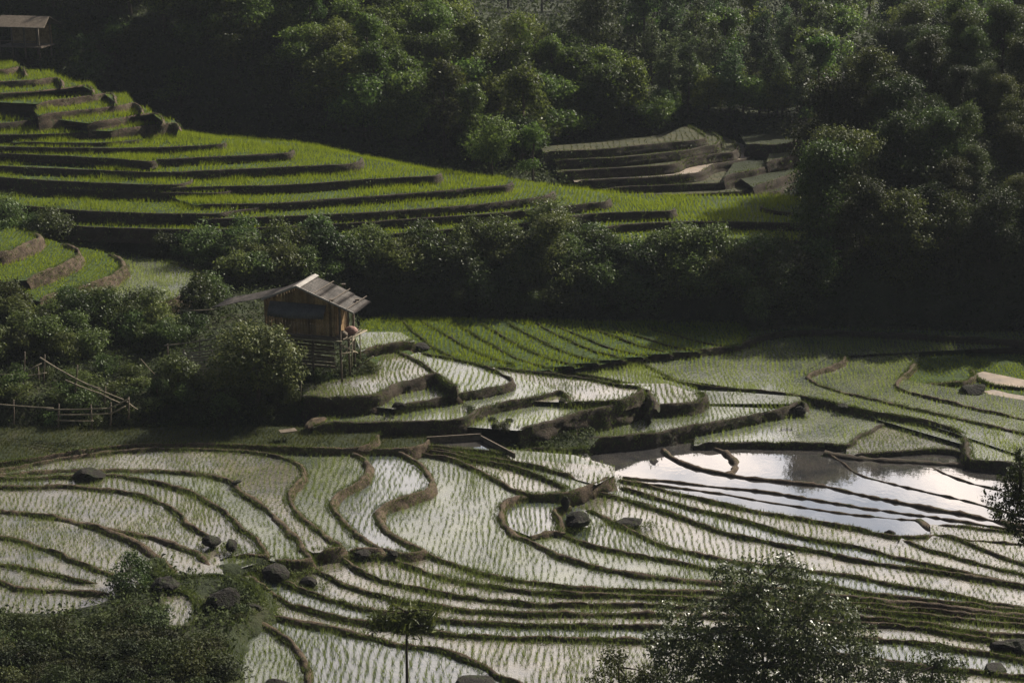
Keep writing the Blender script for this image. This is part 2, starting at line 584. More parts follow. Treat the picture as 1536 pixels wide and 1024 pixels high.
# ---- near bands, below the broad plot
T(0.76, 'seed', [(560, 800), (600, 812), (625, 822), (650, 835), (700, 853), (760, 868), (860, 881), (980, 887), (1060, 888), (1140, 893), (1260, 905), (1400, 917), (1640, 940)], [(1700, BOT), (380, BOT), (380, 820)], bw=0.30, bh=0.16, grass=1.6)
T(0.83, 'seed', [(540, 820), (567, 831), (600, 843), (650, 862), (700, 873), (780, 886), (880, 893), (1000, 897), (1140, 903), (1260, 912), (1400, 926), (1640, 950)], [(1700, BOT), (380, BOT), (380, 830)], bw=0.28, bh=0.17, grass=1.8)
T(0.90, 'seed', [(505, 815), (518, 840), (560, 866), (620, 882), (680, 893), (780, 905), (880, 908), (1000, 909), (1140, 914), (1260, 923), (1400, 938), (1480, 950), (1640, 965)], [(1700, BOT), (380, BOT), (380, 830)], bw=0.28, bh=0.17, grass=1.8)
T(0.97, 'seed', [(455, 825), (465, 842), (480, 857), (520, 877), (580, 897), (650, 908), (700, 915), (780, 920), (880, 921), (1000, 922), (1140, 928), (1260, 936), (1380, 942), (1440, 954), (1640, 990)], [(1700, BOT), (380, BOT), (400, 830)], bw=0.30, bh=0.18, grass=1.8)
T(1.04, 'seed', [(420, 868), (435, 876), (460, 888), (500, 901), (560, 915), (640, 927), (700, 933), (780, 938), (880, 939), (1000, 941), (1140, 948), (1260, 958), (1400, 968), (1640, 1010)], [(1700, BOT), (380, BOT), (360, 880)], bw=0.30, bh=0.18, grass=1.8)
T(1.11, 'seed', [(375, 862), (390, 877), (412, 892), (440, 908), (480, 920), (540, 933), (620, 945), (700, 953), (780, 957), (880, 959), (1000, 963), (1140, 972), (1300, 990), (1640, 1030)], [(1700, BOT), (330, BOT), (330, 870)], bw=0.30, bh=0.18, grass=1.8)
T(1.18, 'seed', [(395, 920), (415, 926), (470, 937), (540, 952), (600, 966), (660, 975), (700, 986), (730, 1000), (750, 1014), (790, 1030), (900, 1050)], [(900, BOT), (330, BOT), (350, 930)], bw=0.38, bh=0.18, grass=0.8)
T(1.35, 'seed', [(345, 946), (375, 932), (410, 944), (440, 965), (458, 990), (466, 1015), (466, 1060)], [(466, BOT), (330, BOT)], bw=0.35, bh=0.18, drop=0.5, grass=0.8)
# ---- the serpentine plots on the left, stepping up to the left
TIE = [(560, 826), (520, 826)]
T(0.95, 'seed', [(560, 673), (600, 680), (625, 694), (641, 708), (650, 724), (643, 737), (620, 746), (590, 756), (572, 766), (575, 785), (594, 804), (622, 820), (640, 829), (610, 834), (578, 828), (560, 826), (540, 826)], [(480, 800), (460, 700), (480, 672)], bw=0.36, bh=0.15, drop=0.8, slope=0.7, grass=0.8)
T(1.15, 'seed', [(400, 670), (480, 674), (520, 679), (546, 689), (556, 706), (545, 724), (520, 736), (504, 748), (502, 765), (515, 780), (535, 800), (558, 817), (574, 826), (545, 827), (515, 825)], [(440, 800), (400, 700)], bw=0.34, bh=0.15, drop=0.7, slope=0.6, grass=0.8)
T(1.35, 'seed', [(-60, 709), (0, 705), (50, 697), (100, 688), (150, 681), (200, 676), (250, 674), (320, 675), (380, 679), (420, 686), (445, 694), (458, 706), (455, 721), (441, 735), (436, 750), (445, 766), (460, 780), (480, 796), (502, 812), (517, 822), (500, 827), (468, 829)], [(430, 810), (300, 860), (-80, 860)], bw=0.32, bh=0.15, drop=0.6, slope=0.5, grass=0.9)
T(1.42, 'seed', [(-60, 717), (0, 714), (50, 709), (100, 706), (165, 706), (220, 706), (280, 709), (320, 714), (345, 723), (365, 738), (390, 755), (410, 771), (430, 789), (441, 801), (452, 816), (462, 832), (470, 843), (440, 846), (402, 840)], [(300, 870), (-80, 870)], bw=0.40, bh=0.16, drop=0.5, grass=1.0)
T(1.48, 'seed', [(-60, 719), (60, 717), (170, 713), (200, 718), (240, 725), (280, 736), (310, 750), (330, 763), (350, 780), (370, 798), (385, 810), (396, 824), (402, 837), (370, 835), (345, 833)], [(250, 870), (-80, 870)], bw=0.34, bh=0.16, drop=0.5, grass=1.0)
T(1.56, 'seed', [(-60, 732), (0, 731), (50, 731), (100, 730), (140, 733), (180, 737), (210, 743), (240, 753), (265, 767), (285, 786), (300, 797), (313, 804), (325, 818)], [(335, 860), (200, 900), (-80, 900)], bw=0.34, bh=0.16, grass=1.2)
T(1.64, 'seed', [(-60, 762), (0, 767), (40, 770), (80, 776), (120, 785), (160, 793), (200, 799), (240, 809), (275, 821), (300, 832), (318, 846)], [(330, 880), (200, 920), (-80, 920)], bw=0.42, bh=0.16, bank='bank', grass=1.0)
T(1.69, 'seed', [(120, 782), (150, 792), (185, 805), (210, 816), (235, 831), (255, 849), (272, 862)], [(240, 900), (-80, 920), (-80, 780)], bw=0.50, bh=0.20, grass=0.9)
T(1.74, 'seed', [(-60, 792), (0, 805), (40, 813), (80, 828), (110, 840), (140, 850), (165, 860), (190, 868)], [(200, 920), (-80, 920)], bw=0.34, bh=0.16)
T(1.79, 'seed', [(-60, 836), (0, 845), (40, 852), (80, 862), (120, 871), (150, 874)], [(170, 920), (-80, 920)], bw=0.30, bh=0.16)
T(1.84, 'seed', [(-60, 860), (0, 872), (30, 883), (80, 886), (130, 889), (175, 890)], [(220, 915), (220, 950), (-80, 950)], bw=0.32, bh=0.16)
# earth bank with the footpath, and the small plot it encloses
T(1.92, 'earth', [(205, 880), (240, 872), (225, 858), (212, 845), (240, 838), (262, 862), (330, 862), (385, 880), (392, 905), (372, 925), (352, 948), (345, 985), (345, 1060)], [(345, 1150), (-80, 1150), (-80, 916), (80, 920), (150, 905)], bw=0.3, bh=0.08, drop=1.0, bank='ground', grass=2.4, slope=0.8)
T(1.98, 'seed', [(248, 893), (268, 889), (285, 898), (291, 915), (283, 935), (262, 944), (248, 935), (243, 912)], [], bw=-0.22, bh=0.16, drop=0.4, bank='ground', grass=2.0)
# ---- grassy strips between the bank and the serpentine plots
T(1.40, 'sward', [(-60, 700), (0, 696), (60, 688), (110, 678), (170, 672), (240, 668), (320, 668), (420, 672), (500, 675), (540, 673), (562, 663), (570, 648)], [(560, 640), (200, 640), (-80, 640)], bw=0.22, bh=0.12, grass=1.6)
T(1.15, 'sward', [(400, 669), (500, 673), (560, 676), (610, 675), (638, 668), (648, 656)], [(640, 646), (400, 640)], bw=0.22, bh=0.12, grass=1.6)
T(0.95, 'pond', [(628, 668), (700, 676), (745, 680), (765, 683)], [(722, 652), (628, 658)], bw=0.2, bh=0.1, drop=0.3, grass=1.2)
# ---- terraces facing the camera above the ponds
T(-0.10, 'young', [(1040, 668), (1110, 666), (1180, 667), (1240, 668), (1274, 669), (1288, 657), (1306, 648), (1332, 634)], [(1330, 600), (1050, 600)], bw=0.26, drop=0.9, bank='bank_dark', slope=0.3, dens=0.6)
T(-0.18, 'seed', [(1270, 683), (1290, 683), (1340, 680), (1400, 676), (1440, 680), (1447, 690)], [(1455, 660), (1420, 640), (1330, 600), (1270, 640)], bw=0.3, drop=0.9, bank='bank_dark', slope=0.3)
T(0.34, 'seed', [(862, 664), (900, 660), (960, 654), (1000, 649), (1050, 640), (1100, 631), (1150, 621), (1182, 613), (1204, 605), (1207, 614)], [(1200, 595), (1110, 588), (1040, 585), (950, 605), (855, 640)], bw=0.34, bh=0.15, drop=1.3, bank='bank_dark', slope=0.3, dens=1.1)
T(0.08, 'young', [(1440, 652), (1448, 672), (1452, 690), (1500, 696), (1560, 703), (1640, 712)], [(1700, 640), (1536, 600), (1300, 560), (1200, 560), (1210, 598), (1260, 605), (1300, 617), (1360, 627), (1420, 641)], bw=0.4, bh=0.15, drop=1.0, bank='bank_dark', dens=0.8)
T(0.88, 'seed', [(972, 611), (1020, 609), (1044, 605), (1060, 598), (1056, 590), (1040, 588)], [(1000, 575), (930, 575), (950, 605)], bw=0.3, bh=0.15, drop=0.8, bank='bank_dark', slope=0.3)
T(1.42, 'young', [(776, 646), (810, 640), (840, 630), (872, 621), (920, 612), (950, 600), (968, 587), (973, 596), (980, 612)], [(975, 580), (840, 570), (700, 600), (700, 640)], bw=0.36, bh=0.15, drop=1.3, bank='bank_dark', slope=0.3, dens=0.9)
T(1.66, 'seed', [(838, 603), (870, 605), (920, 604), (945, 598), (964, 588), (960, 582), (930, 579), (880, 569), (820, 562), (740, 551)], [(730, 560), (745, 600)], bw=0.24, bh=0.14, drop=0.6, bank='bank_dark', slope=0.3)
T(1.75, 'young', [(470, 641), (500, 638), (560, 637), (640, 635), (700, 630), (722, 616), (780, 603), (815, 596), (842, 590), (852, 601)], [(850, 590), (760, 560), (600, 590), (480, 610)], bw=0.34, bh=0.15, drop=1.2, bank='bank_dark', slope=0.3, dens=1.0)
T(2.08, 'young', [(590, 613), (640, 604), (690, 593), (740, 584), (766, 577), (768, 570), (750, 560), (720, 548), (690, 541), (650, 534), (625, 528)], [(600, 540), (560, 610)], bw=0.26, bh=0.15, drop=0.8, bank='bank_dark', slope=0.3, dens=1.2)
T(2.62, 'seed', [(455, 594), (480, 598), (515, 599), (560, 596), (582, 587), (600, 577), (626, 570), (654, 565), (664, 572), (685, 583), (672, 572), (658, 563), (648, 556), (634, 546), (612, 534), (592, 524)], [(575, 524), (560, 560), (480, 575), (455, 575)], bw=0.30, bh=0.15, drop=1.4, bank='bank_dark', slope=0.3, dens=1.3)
T(3.05, 'young', [(540, 527), (570, 520), (600, 516), (625, 512)], [(600, 498), (530, 498)], bw=0.2, drop=0.5)
# ---- middle field
T(0.18, 'young', [(1268, 533), (1268, 543), (1250, 552), (1226, 560), (1213, 568), (1222, 573), (1240, 582), (1300, 597), (1400, 620), (1536, 650), (1640, 670)],
  [(1640, 720), (1440, 652), (1360, 627), (1300, 617), (1240, 603), (1180, 593), (1100, 584), (1030, 576), (960, 583), (870, 566), (800, 553), (740, 545), (800, 548), (860, 545), (1000, 528), (1110, 508), (1200, 500), (1400, 505), (1640, 515)], bw=0.30, bh=0.14, drop=0.7, slope=0.5, dens=1.3)
T(0.25, 'young', [(720, 546), (800, 555), (870, 563), (930, 574), (985, 582), (1030, 588), (1070, 595)], [(1030, 578), (960, 560), (1100, 583), (1240, 602), (1100, 578), (1015, 573), (940, 540), (870, 546), (800, 550)], bw=0.16, bh=0.12, drop=0.6, grass=1.8, dens=1.3)
T(0.24, 'young', [(936, 538), (960, 546), (980, 556), (1004, 567), (1030, 577), (1100, 584), (1180, 593), (1240, 603), (1300, 617), (1360, 627), (1420, 641), (1445, 652)], [(1400, 630), (1300, 606), (1215, 575), (1205, 560), (1250, 530), (1100, 522), (1000, 532)], bw=0.16, bh=0.12, drop=0.6, grass=1.8, dens=1.2)
T(0.02, 'young', [(1375, 545), (1371, 555), (1358, 566), (1347, 580), (1362, 590), (1440, 609), (1536, 630), (1640, 650)],
  [(1640, 720), (1440, 665), (1200, 595), (1205, 540), (1215, 508), (1385, 508)], bw=0.34, bh=0.2, drop=0.6, slope=0.5, dens=1.2, hgt=0.9)
T(-0.12, 'rice', [(1362, 580), (1410, 577), (1452, 573), (1464, 564), (1456, 552)], [(1440, 508), (1370, 508)], bw=0.25, drop=0.5, dens=0.7, hgt=0.6)
T(-0.30, 'rice', [(1340, 660), (1640, 700)], [(1640, 505), (1340, 505)], bw=0.1, bh=0.05, drop=0.4, dens=0.6, hgt=0.6)
T(-0.16, 'mud', [(1468, 588), (1482, 594), (1500, 602), (1525, 606), (1550, 612), (1600, 622)], [(1600, 604), (1550, 596), (1515, 590), (1490, 584)], bw=0.1, bh=0.04, drop=0.2, grass=2.0)
T(-0.17, 'mud', [(1458, 562), (1472, 570), (1490, 577), (1515, 580), (1560, 584), (1600, 584)], [(1600, 576), (1540, 570), (1500, 562), (1475, 557)], bw=0.1, bh=0.04, drop=0.2, grass=2.0)
# ---- back field of slanting plots
BFZ = [1.02, 0.96, 0.91, 0.87, 0.83, 0.79, 0.75, 0.71, 0.67, 0.63]
BX = [(600, 478, 690, 541), (640, 484, 775, 549), (688, 486, 830, 556), (725, 486, 862, 550), (770, 488, 900, 545), (812, 488, 938, 540), (842, 490, 968, 536), (888, 490, 1010, 531), (925, 492, 1050, 528), (980, 492, 1100, 522)]
T(0.56, 'rice', [(560, 545), (640, 545), (740, 545), (800, 551), (835, 555), (862, 549), (930, 540), (1000, 531), (1080, 523), (1112, 519)], [(1125, 500), (1110, 484), (540, 478)], bw=0.2, bh=0.12, drop=0.8, grass=1.8, dens=1.0, hgt=0.75)
for (x0, y0, x1, y1), zz in reversed(list(zip(BX, BFZ))):
    xm, ym = x0 + 0.32 * (x1 - x0), y0 + 0.42 * (y1 - y0)
    xn, yn = x0 + 0.62 * (x1 - x0), y0 + 0.74 * (y1 - y0)
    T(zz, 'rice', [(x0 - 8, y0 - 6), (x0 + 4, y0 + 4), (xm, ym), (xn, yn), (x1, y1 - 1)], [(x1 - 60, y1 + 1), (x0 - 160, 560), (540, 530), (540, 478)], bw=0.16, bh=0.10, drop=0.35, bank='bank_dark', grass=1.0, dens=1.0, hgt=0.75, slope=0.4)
T(0.45, 'young', [(1108, 521), (1120, 517), (1150, 505), (1200, 499), (1300, 500), (1400, 506), (1640, 520)], [(1640, 503), (1400, 496), (1200, 490), (1110, 500)], bw=0.3, bh=0.15, drop=0.9, bank='bank_dark')
# ---- small terraces far left
T(4.55, 'young', [(188, 458), (240, 456), (283, 440), (298, 418), (292, 405), (250, 392)], [(180, 378), (100, 420), (150, 470)], bw=0.22, drop=0.8, dens=0.8)
T(5.15, 'rice', [(60, 452), (120, 433), (150, 425), (174, 415), (188, 402), (184, 391), (165, 381)], [(100, 365), (0, 380), (0, 440)], bw=0.4, bh=0.2, drop=1.1, slope=0.4, hgt=0.7)
T(5.75, 'rice', [(40, 420), (80, 407), (103, 397), (119, 386), (117, 375), (95, 367)], [(50, 352), (-80, 352), (-80, 430)], bw=0.4, bh=0.2, drop=1.1, slope=0.4, hgt=0.7)
T(6.35, 'rice', [(-60, 388), (0, 383), (30, 374), (52, 365), (64, 357), (52, 350)], [(20, 343), (-80, 343)], bw=0.4, bh=0.2, drop=1.2, slope=0.4, hgt=0.7)
# ---- the big green hillside; back outline follows the far side of the ridge
SIL = [(960, 299), (900, 288), (830, 279), (760, 268), (650, 256), (545, 236), (440, 214), (330, 206), (262, 198), (180, 190), (0, 185), (-80, 185)]


def G_(z, edge, tipx, **k):
    back = [(x, y) for x, y in SIL if x < tipx - 12]
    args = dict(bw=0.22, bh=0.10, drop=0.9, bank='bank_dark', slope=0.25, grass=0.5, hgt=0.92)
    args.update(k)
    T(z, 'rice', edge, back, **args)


T(4.7, 'rice', [(900, 366), (960, 366), (1050, 360), (1150, 362), (1260, 368)], [(1260, 335), (900, 340)], bw=0.2, drop=0.6, bank='bank_dark', hgt=0.7)
T(5.2, 'rice', [(900, 343), (940, 338), (1000, 335), (1050, 334), (1130, 335), (1210, 337), (1290, 340)], [(1290, 296), (1200, 294), (1000, 294), (900, 288), (830, 300)], bw=0.22, bh=0.1, drop=0.9, bank='bank_dark', slope=0.25, grass=0.5)
T(5.4, 'rice', [(1300, 324), (1215, 323), (1180, 320), (1150, 316), (1140, 310), (1150, 303)], [(1200, 296), (1300, 296)], bw=0.22, bh=0.1, drop=0.5, bank='bank_dark', grass=0.5, slope=0.3)
G_(5.75, [(500, 366), (540, 359), (600, 352), (700, 344), (780, 338), (830, 331), (880, 323), (940, 320), (985, 319), (1010, 317), (1014, 312)], 1020)
G_(6.25, [(-60, 328), (60, 336), (150, 343), (300, 346), (376, 344), (500, 338), (620, 330), (740, 322), (800, 316), (850, 311), (885, 307), (912, 303), (917, 297)], 917)
G_(6.75, [(300, 330), (376, 328), (500, 323), (620, 316), (720, 308), (790, 300), (825, 293), (832, 286)], 832)
T(6.98, 'rice', [(-60, 298), (0, 304), (40, 311), (130, 318), (230, 322), (320, 322), (350, 318), (400, 312), (398, 308)], [(300, 280), (-80, 270)], bw=0.22, bh=0.1, drop=0.9, bank='bank_dark', slope=0.25, grass=0.5)
G_(7.25, [(290, 308), (350, 308), (420, 306), (500, 300), (600, 293), (700, 285), (762, 279), (768, 271)], 768)
T(7.5, 'rice', [(-60, 270), (0, 277), (100, 285), (230, 290), (320, 291), (355, 286), (350, 281)], [(300, 260), (-80, 250)], bw=0.22, bh=0.1, drop=0.9, bank='bank_dark', slope=0.25, grass=0.5)
G_(7.8, [(250, 283), (350, 281), (430, 279), (520, 273), (600, 268), (655, 265), (663, 258)], 663)
T(7.95, 'rice', [(-60, 263), (0, 268), (80, 273), (200, 278), (262, 279), (288, 272), (284, 267)], [(230, 250), (-80, 240)], bw=0.22, bh=0.1, drop=0.8, bank='bank_dark', slope=0.25, grass=0.5)
G_(8.4, [(-60, 247), (0, 251), (100, 255), (220, 260), (300, 258), (390, 254), (480, 250), (520, 248), (542, 243), (545, 236)], 545)
G_(8.9, [(150, 242), (230, 241), (300, 238), (400, 233), (437, 230), (440, 223)], 440)
T(9.0, 'rice', [(-60, 227), (0, 232), (80, 235), (170, 240), (225, 244), (234, 240)], [(150, 225), (-80, 215)], bw=0.2, bh=0.1, drop=0.5, bank='bank_dark', slope=0.25, grass=0.5)
G_(9.35, [(-60, 220), (0, 222), (60, 223), (150, 224), (230, 223), (300, 220), (336, 217), (338, 212)], 338)
T(9.55, 'rice', [(20, 214), (80, 216), (150, 216), (200, 212), (216, 209)], [(180, 200), (0, 200)], bw=0.18, bh=0.1, drop=0.4, bank='bank_dark', slope=0.25, grass=0.5)
T(9.95, 'rice', [(-60, 204), (0, 204), (60, 203), (130, 201), (182, 199), (188, 194)], [(180, 180), (60, 168), (-80, 160)], bw=0.2, bh=0.1, drop=0.7, bank='bank_dark', slope=0.25, grass=0.5)
T(10.5, 'rice', [(-60, 190), (0, 187), (40, 183), (62, 181), (60, 176)], [(40, 160), (-80, 150)], bw=0.2, bh=0.1, drop=0.6, bank='bank_dark', slope=0.25, grass=0.5)
T(10.2, 'rice', [(165, 197), (200, 193), (240, 188), (262, 186), (268, 192)], [(262, 180), (140, 175), (120, 195)], bw=0.2, bh=0.1, drop=0.9, bank='bank', slope=0.3, grass=0.5)
T(10.75, 'rice', [(130, 185), (160, 182), (190, 177), (224, 172), (237, 173), (243, 182)], [(215, 160), (60, 160), (60, 176)], bw=0.2, bh=0.1, drop=0.9, bank='bank', slope=0.3, grass=0.5)
T(11.2, 'rice', [(56, 174), (90, 170), (140, 165), (181, 160), (203, 156), (211, 166)], [(190, 142), (60, 142), (50, 160)], bw=0.2, bh=0.1, drop=1.1, bank='bank', slope=0.3, grass=0.5)
T(11.25, 'rice', [(-60, 158), (0, 158), (30, 157), (50, 160), (56, 155)], [(40, 140), (-80, 140)], bw=0.2, bh=0.1, drop=0.8, bank='bank_dark', slope=0.3, grass=0.5)
T(11.7, 'rice', [(54, 156), (90, 151), (130, 146), (166, 141), (172, 152)], [(135, 126), (-80, 126), (-80, 150)], bw=0.2, bh=0.1, drop=1.1, bank='bank', slope=0.3, grass=0.5)
T(12.15, 'rice', [(-60, 144), (0, 142), (60, 138), (110, 132), (130, 129), (139, 136)], [(90, 115), (-80, 115)], bw=0.2, bh=0.1, drop=0.9, bank='bank', slope=0.3, grass=0.5)
T(12.6, 'rice', [(-60, 126), (0, 124), (50, 122), (86, 118), (92, 127)], [(80, 108), (-80, 100)], bw=0.2, bh=0.1, drop=0.9, bank='bank', slope=0.3, grass=0.5)
T(13.05, 'rice', [(-60, 108), (0, 106), (20, 103), (31, 101), (37, 110)], [(25, 94), (-80, 94)], bw=0.2, bh=0.1, drop=0.9, bank='bank', slope=0.3, grass=0.5)
# ---- brown terraces in the side valley
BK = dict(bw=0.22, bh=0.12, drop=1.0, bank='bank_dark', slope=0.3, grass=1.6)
T(3.2, 'mud', [(980, 303), (1040, 303), (1090, 302), (1130, 299), (1142, 290), (1150, 280)], [(1100, 262), (900, 285)], **BK)
T(3.45, 'wet', [(870, 289), (900, 292), (930, 292), (932, 286)], [(900, 270), (830, 270)], **BK)
T(3.9, 'wet', [(900, 293), (940, 294), (1000, 294), (1080, 291), (1117, 287), (1126, 280), (1120, 272)], [(1100, 262), (880, 262), (880, 285)], **BK)
T(4.35, 'wet', [(905, 284), (960, 281), (1040, 278), (1090, 275), (1099, 270), (1095, 263)], [(1080, 250), (880, 250), (880, 278)], **BK)
T(4.5, 'sward', [(1130, 281), (1150, 275), (1175, 267), (1197, 258), (1203, 250)], [(1190, 238), (1140, 240), (1105, 264)], hgt=0.4, dens=0.5, **BK)
T(4.95, 'mud', [(862, 273), (920, 270), (1000, 266), (1050, 260), (1063, 252), (1072, 248), (1100, 243), (1125, 238), (1131, 231), (1124, 221)], [(1100, 210), (1050, 225), (840, 240)], **BK)
T(4.9, 'sward', [(1085, 266), (1100, 262), (1135, 256), (1165, 247), (1178, 240), (1172, 230)], [(1150, 222), (1130, 226), (1100, 245)], hgt=0.4, dens=0.5, **BK)
T(5.6, 'wet', [(836, 259), (900, 255), (960, 252), (1010, 248), (1030, 240), (1070, 233), (1100, 229), (1108, 222), (1100, 212)], [(1080, 200), (820, 225)], **BK)
T(6.25, 'wet', [(832, 242), (880, 240), (940, 237), (1010, 230), (1050, 223), (1078, 217), (1080, 208), (1066, 198), (1045, 192)], [(1030, 187), (985, 203), (820, 218)], **BK)
T(6.85, 'wet', [(815, 229), (880, 227), (940, 222), (1000, 216), (1050, 211), (1060, 206), (1048, 197), (1035, 190)], [(1025, 190), (990, 207), (810, 220)], **BK)
T(3.85, 'sward', [(1140, 293), (1165, 288), (1185, 281), (1230, 275)], [(1230, 262), (1140, 265)], hgt=0.4, dens=0.5, **BK)
T(5.4, 'sward', [(1150, 243), (1178, 238), (1205, 228), (1240, 224)], [(1240, 210), (1160, 212)], hgt=0.4, dens=0.5, **BK)
T(6.0, 'sward', [(1118, 216), (1150, 219), (1180, 217), (1205, 209)], [(1190, 200), (1110, 202)], hgt=0.4, dens=0.5, **BK)

SURF = dict(sward='ground', seed='seedwater', young='greenwater', rice='ricebed', pond='pond', mud='wetmud', wet='drybed', earth='ground')


def offset_normals(e, sgn):
    t = np.gradient(e, axis=0)
    # smooth the tangents so the rim does not fold in tight bends
    k = np.ones(5) / 5
    t = np.c_[np.convolve(np.pad(t[:, 0], 2, 'edge'), k, 'valid'), np.convolve(np.pad(t[:, 1], 2, 'edge'), k, 'valid')]
    t /= np.linalg.norm(t, axis=1)[:, None] + 1e-9
    return np.c_[t[:, 1], -t[:, 0]] * sgn


def build_layer(i, Ly):
    z = Ly['z']
    poly = Ly['poly']
    me = bpy.data.meshes.new('rice_terrace')
    P = [(x, y, z) for x, y in poly]
    f = tuple(range(len(P)))
    if Ly['sgn'] < 0:
        f = f[::-1]
    me.from_pydata(P, [], [f])
    sf = SURF[Ly['kind']]
    if sf == 'seedwater':
        sf = ('seedwater', 'seedwater_clear', 'seedwater', 'seedwater_green', 'seedwater')[(i * 7 + i // 3) % 5]
    me.materials.append(M[sf])
    me.update()
    nm = 'pond' if Ly['kind'] == 'pond' else 'rice_terrace'
    o = bpy.data.objects.new(nm, me)
    col.objects.link(o)
    tag(o, kind='structure')
    # rim and bank, swept along the edge
    e = Ly['edge']
    if Ly['closed']:
        e = np.vstack([e, e[:1]])
    Nn = offset_normals(e, Ly['sgn'])
    bw, bh, dr, sl = abs(Ly['bw']), Ly['bh'], Ly['drop'], Ly['slope']
    if Ly['bw'] > 0:
        bw *= 0.66
    if Ly['bw'] < 0:                       # rim stands outside the outline
        prof = [(-0.05, -0.06), (0.05, bh * 0.6), (bw * 0.3, bh), (bw * 0.8, bh * 0.95), (bw, bh * 0.5)]
        base = bw
    else:
        prof = [(-bw - 0.10, -0.06), (-bw, bh * 0.25), (-bw * 0.82, bh * 0.85), (-bw * 0.45, bh * 1.05), (-bw * 0.12, bh * 0.9), (0.02, bh * 0.4)]
        base = 0.02
    nst = max(2, int(dr / 0.16))
    for k in range(1, nst + 1):
        h = dr * k / nst
        prof.append((base + h * sl + 0.04 * math.sin(k * 2.1 + i), bh * 0.4 - h))
    prof = np.array(prof)
    n, m_ = len(e), len(prof)
    V = np.zeros((n, m_, 3))
    wv = (1 + 0.38 * vnoise(e[:, 0], e[:, 1], None, 1.1) + 0.22 * vnoise(e[:, 0], e[:, 1], None, 3.3))[:, None]
    hv_ = (1 + 0.30 * vnoise(e[:, 0] + 40, e[:, 1], None, 0.9) + 0.25 * vnoise(e[:, 0] + 40, e[:, 1], None, 3.9))[:, None]
    if e[:, 1].mean() > 108:
        wv, hv_ = 1 + (wv - 1) * 0.3, 1 + (hv_ - 1) * 0.4
    px_ = np.where(prof[None, :, 0] < 0, prof[None, :, 0] * wv, prof[None, :, 0])
    V[:, :, 0] = e[:, None, 0] + Nn[:, None, 0] * px_
    V[:, :, 1] = e[:, None, 1] + Nn[:, None, 1] * px_
    V[:, :, 2] = z + np.where(prof[None, :, 1] > 0, prof[None, :, 1] * hv_, prof[None, :, 1])
    X, Y, Z = V[..., 0].copy(), V[..., 1].copy(), V[..., 2].copy()
    amp = np.minimum(0.19, 0.05 + 0.30 * np.clip(-prof[:, 1], 0, 0.5))[None, :] * (0.45 if e[:, 1].mean() > 108 else 1.0)
    if not Ly['closed']:                   # the rim dies away at its ends
        dd = np.r_[0, np.cumsum(np.hypot(*np.diff(e, axis=0).T))]
        tp = np.clip(np.minimum(dd, dd[-1] - dd) / 0.7, 0, 1)[:, None]
        V[..., 2] -= (1 - tp) * 0.22
    V[..., 0] += fbm(X, Y, Z * 1.3 + i, 2.2, 3) * amp
    V[..., 1] += fbm(X + 77, Y, Z * 1.3 + i, 2.2, 3) * amp
    V[..., 2] += fbm(X, Y + 55, Z, 1.7, 3) * amp * 0.45
    idx = np.arange(n * m_).reshape(n, m_)
    F = np.stack([idx[:-1, :-1], idx[:-1, 1:], idx[1:, 1:], idx[1:, :-1]], -1).reshape(-1, 4)
    if Ly['sgn'] > 0:
        F = F[:, ::-1]
    mesh_np('bank', V.reshape(-1, 3), F, 4, M[Ly['bank']], o, smooth=True)
    Ly['obj'] = o


for i, Ly in enumerate(LAYERS):
    build_layer(i, Ly)


def bund_between(z, pts, w=0.22, h=0.14, mat='bank', name='bund'):
    """a low earth ridge lying on water or a plot"""
    e = resample(np.array([at(x, y, z)[:2] for x, y in smooth_px(pts)]), 0.25)
    e = e + np.c_[vnoise(e[:, 0], e[:, 1], None, 1.3), vnoise(e[:, 0] + 9, e[:, 1], None, 1.3)] * 0.05
    Nn = offset_normals(e, 1)
    prof = np.array([(-w * 0.5 - 0.1, -0.08), (-w * 0.5, h * 0.4), (-w * 0.3, h * 0.9), (0, h), (w * 0.3, h * 0.9), (w * 0.5, h * 0.4), (w * 0.5 + 0.1, -0.08)])
    n, m_ = len(e), len(prof)
    wv = (0.8 + 0.35 * vnoise(e[:, 0], e[:, 1], None, 1.8) + 0.25 * vnoise(e[:, 0], e[:, 1], None, 5.0))[:, None]
    V = np.zeros((n, m_, 3))
    V[:, :, 0] = e[:, None, 0] + Nn[:, None, 0] * prof[None, :, 0] * wv
    V[:, :, 1] = e[:, None, 1] + Nn[:, None, 1] * prof[None, :, 0] * wv
    V[:, :, 2] = z + prof[None, :, 1] * wv
    V[..., 2] += vnoise(V[..., 0], V[..., 1], None, 3.5) * 0.03
    idx = np.arange(n * m_).reshape(n, m_)
    F = np.stack([idx[:-1, :-1], idx[:-1, 1:], idx[1:, 1:], idx[1:, :-1]], -1).reshape(-1, 4)
    o = mesh_np(name, V.reshape(-1, 3), F, 4, M[mat], None, True)
    tag(o, kind='structure')
    return e


PB = [
    ([(996, 676), (1010, 689), (1040, 701), (1080, 710), (1110, 716), (1140, 720), (1236, 730), (1290, 742), (1360, 756), (1440, 771), (1510, 785), (1600, 800)], 0.34, 0.16),
    ([(1070, 672), (1090, 681), (1102, 695), (1101, 706), (1090, 712)], 0.45, 0.22),
    ([(935, 716), (945, 718), (1010, 723), (1080, 731), (1140, 737), (1236, 752), (1300, 763), (1360, 771), (1420, 779), (1480, 789), (1600, 808)], 0.20, 0.10),
    ([(940, 721), (1010, 731), (1080, 740), (1140, 751), (1236, 766), (1290, 773), (1340, 778), (1382, 781)], 0.16, 0.08),
    ([(1378, 780), (1390, 789), (1400, 797), (1412, 806)], 0.5, 0.12),
    ([(1238, 680), (1262, 693), (1280, 708), (1310, 719), (1360, 731), (1410, 743), (1450, 752), (1490, 763), (1560, 782)], 0.15, 0.08),
    ([(1398, 700), (1420, 712), (1450, 723), (1490, 733), (1560, 750)], 0.15, 0.08),
]
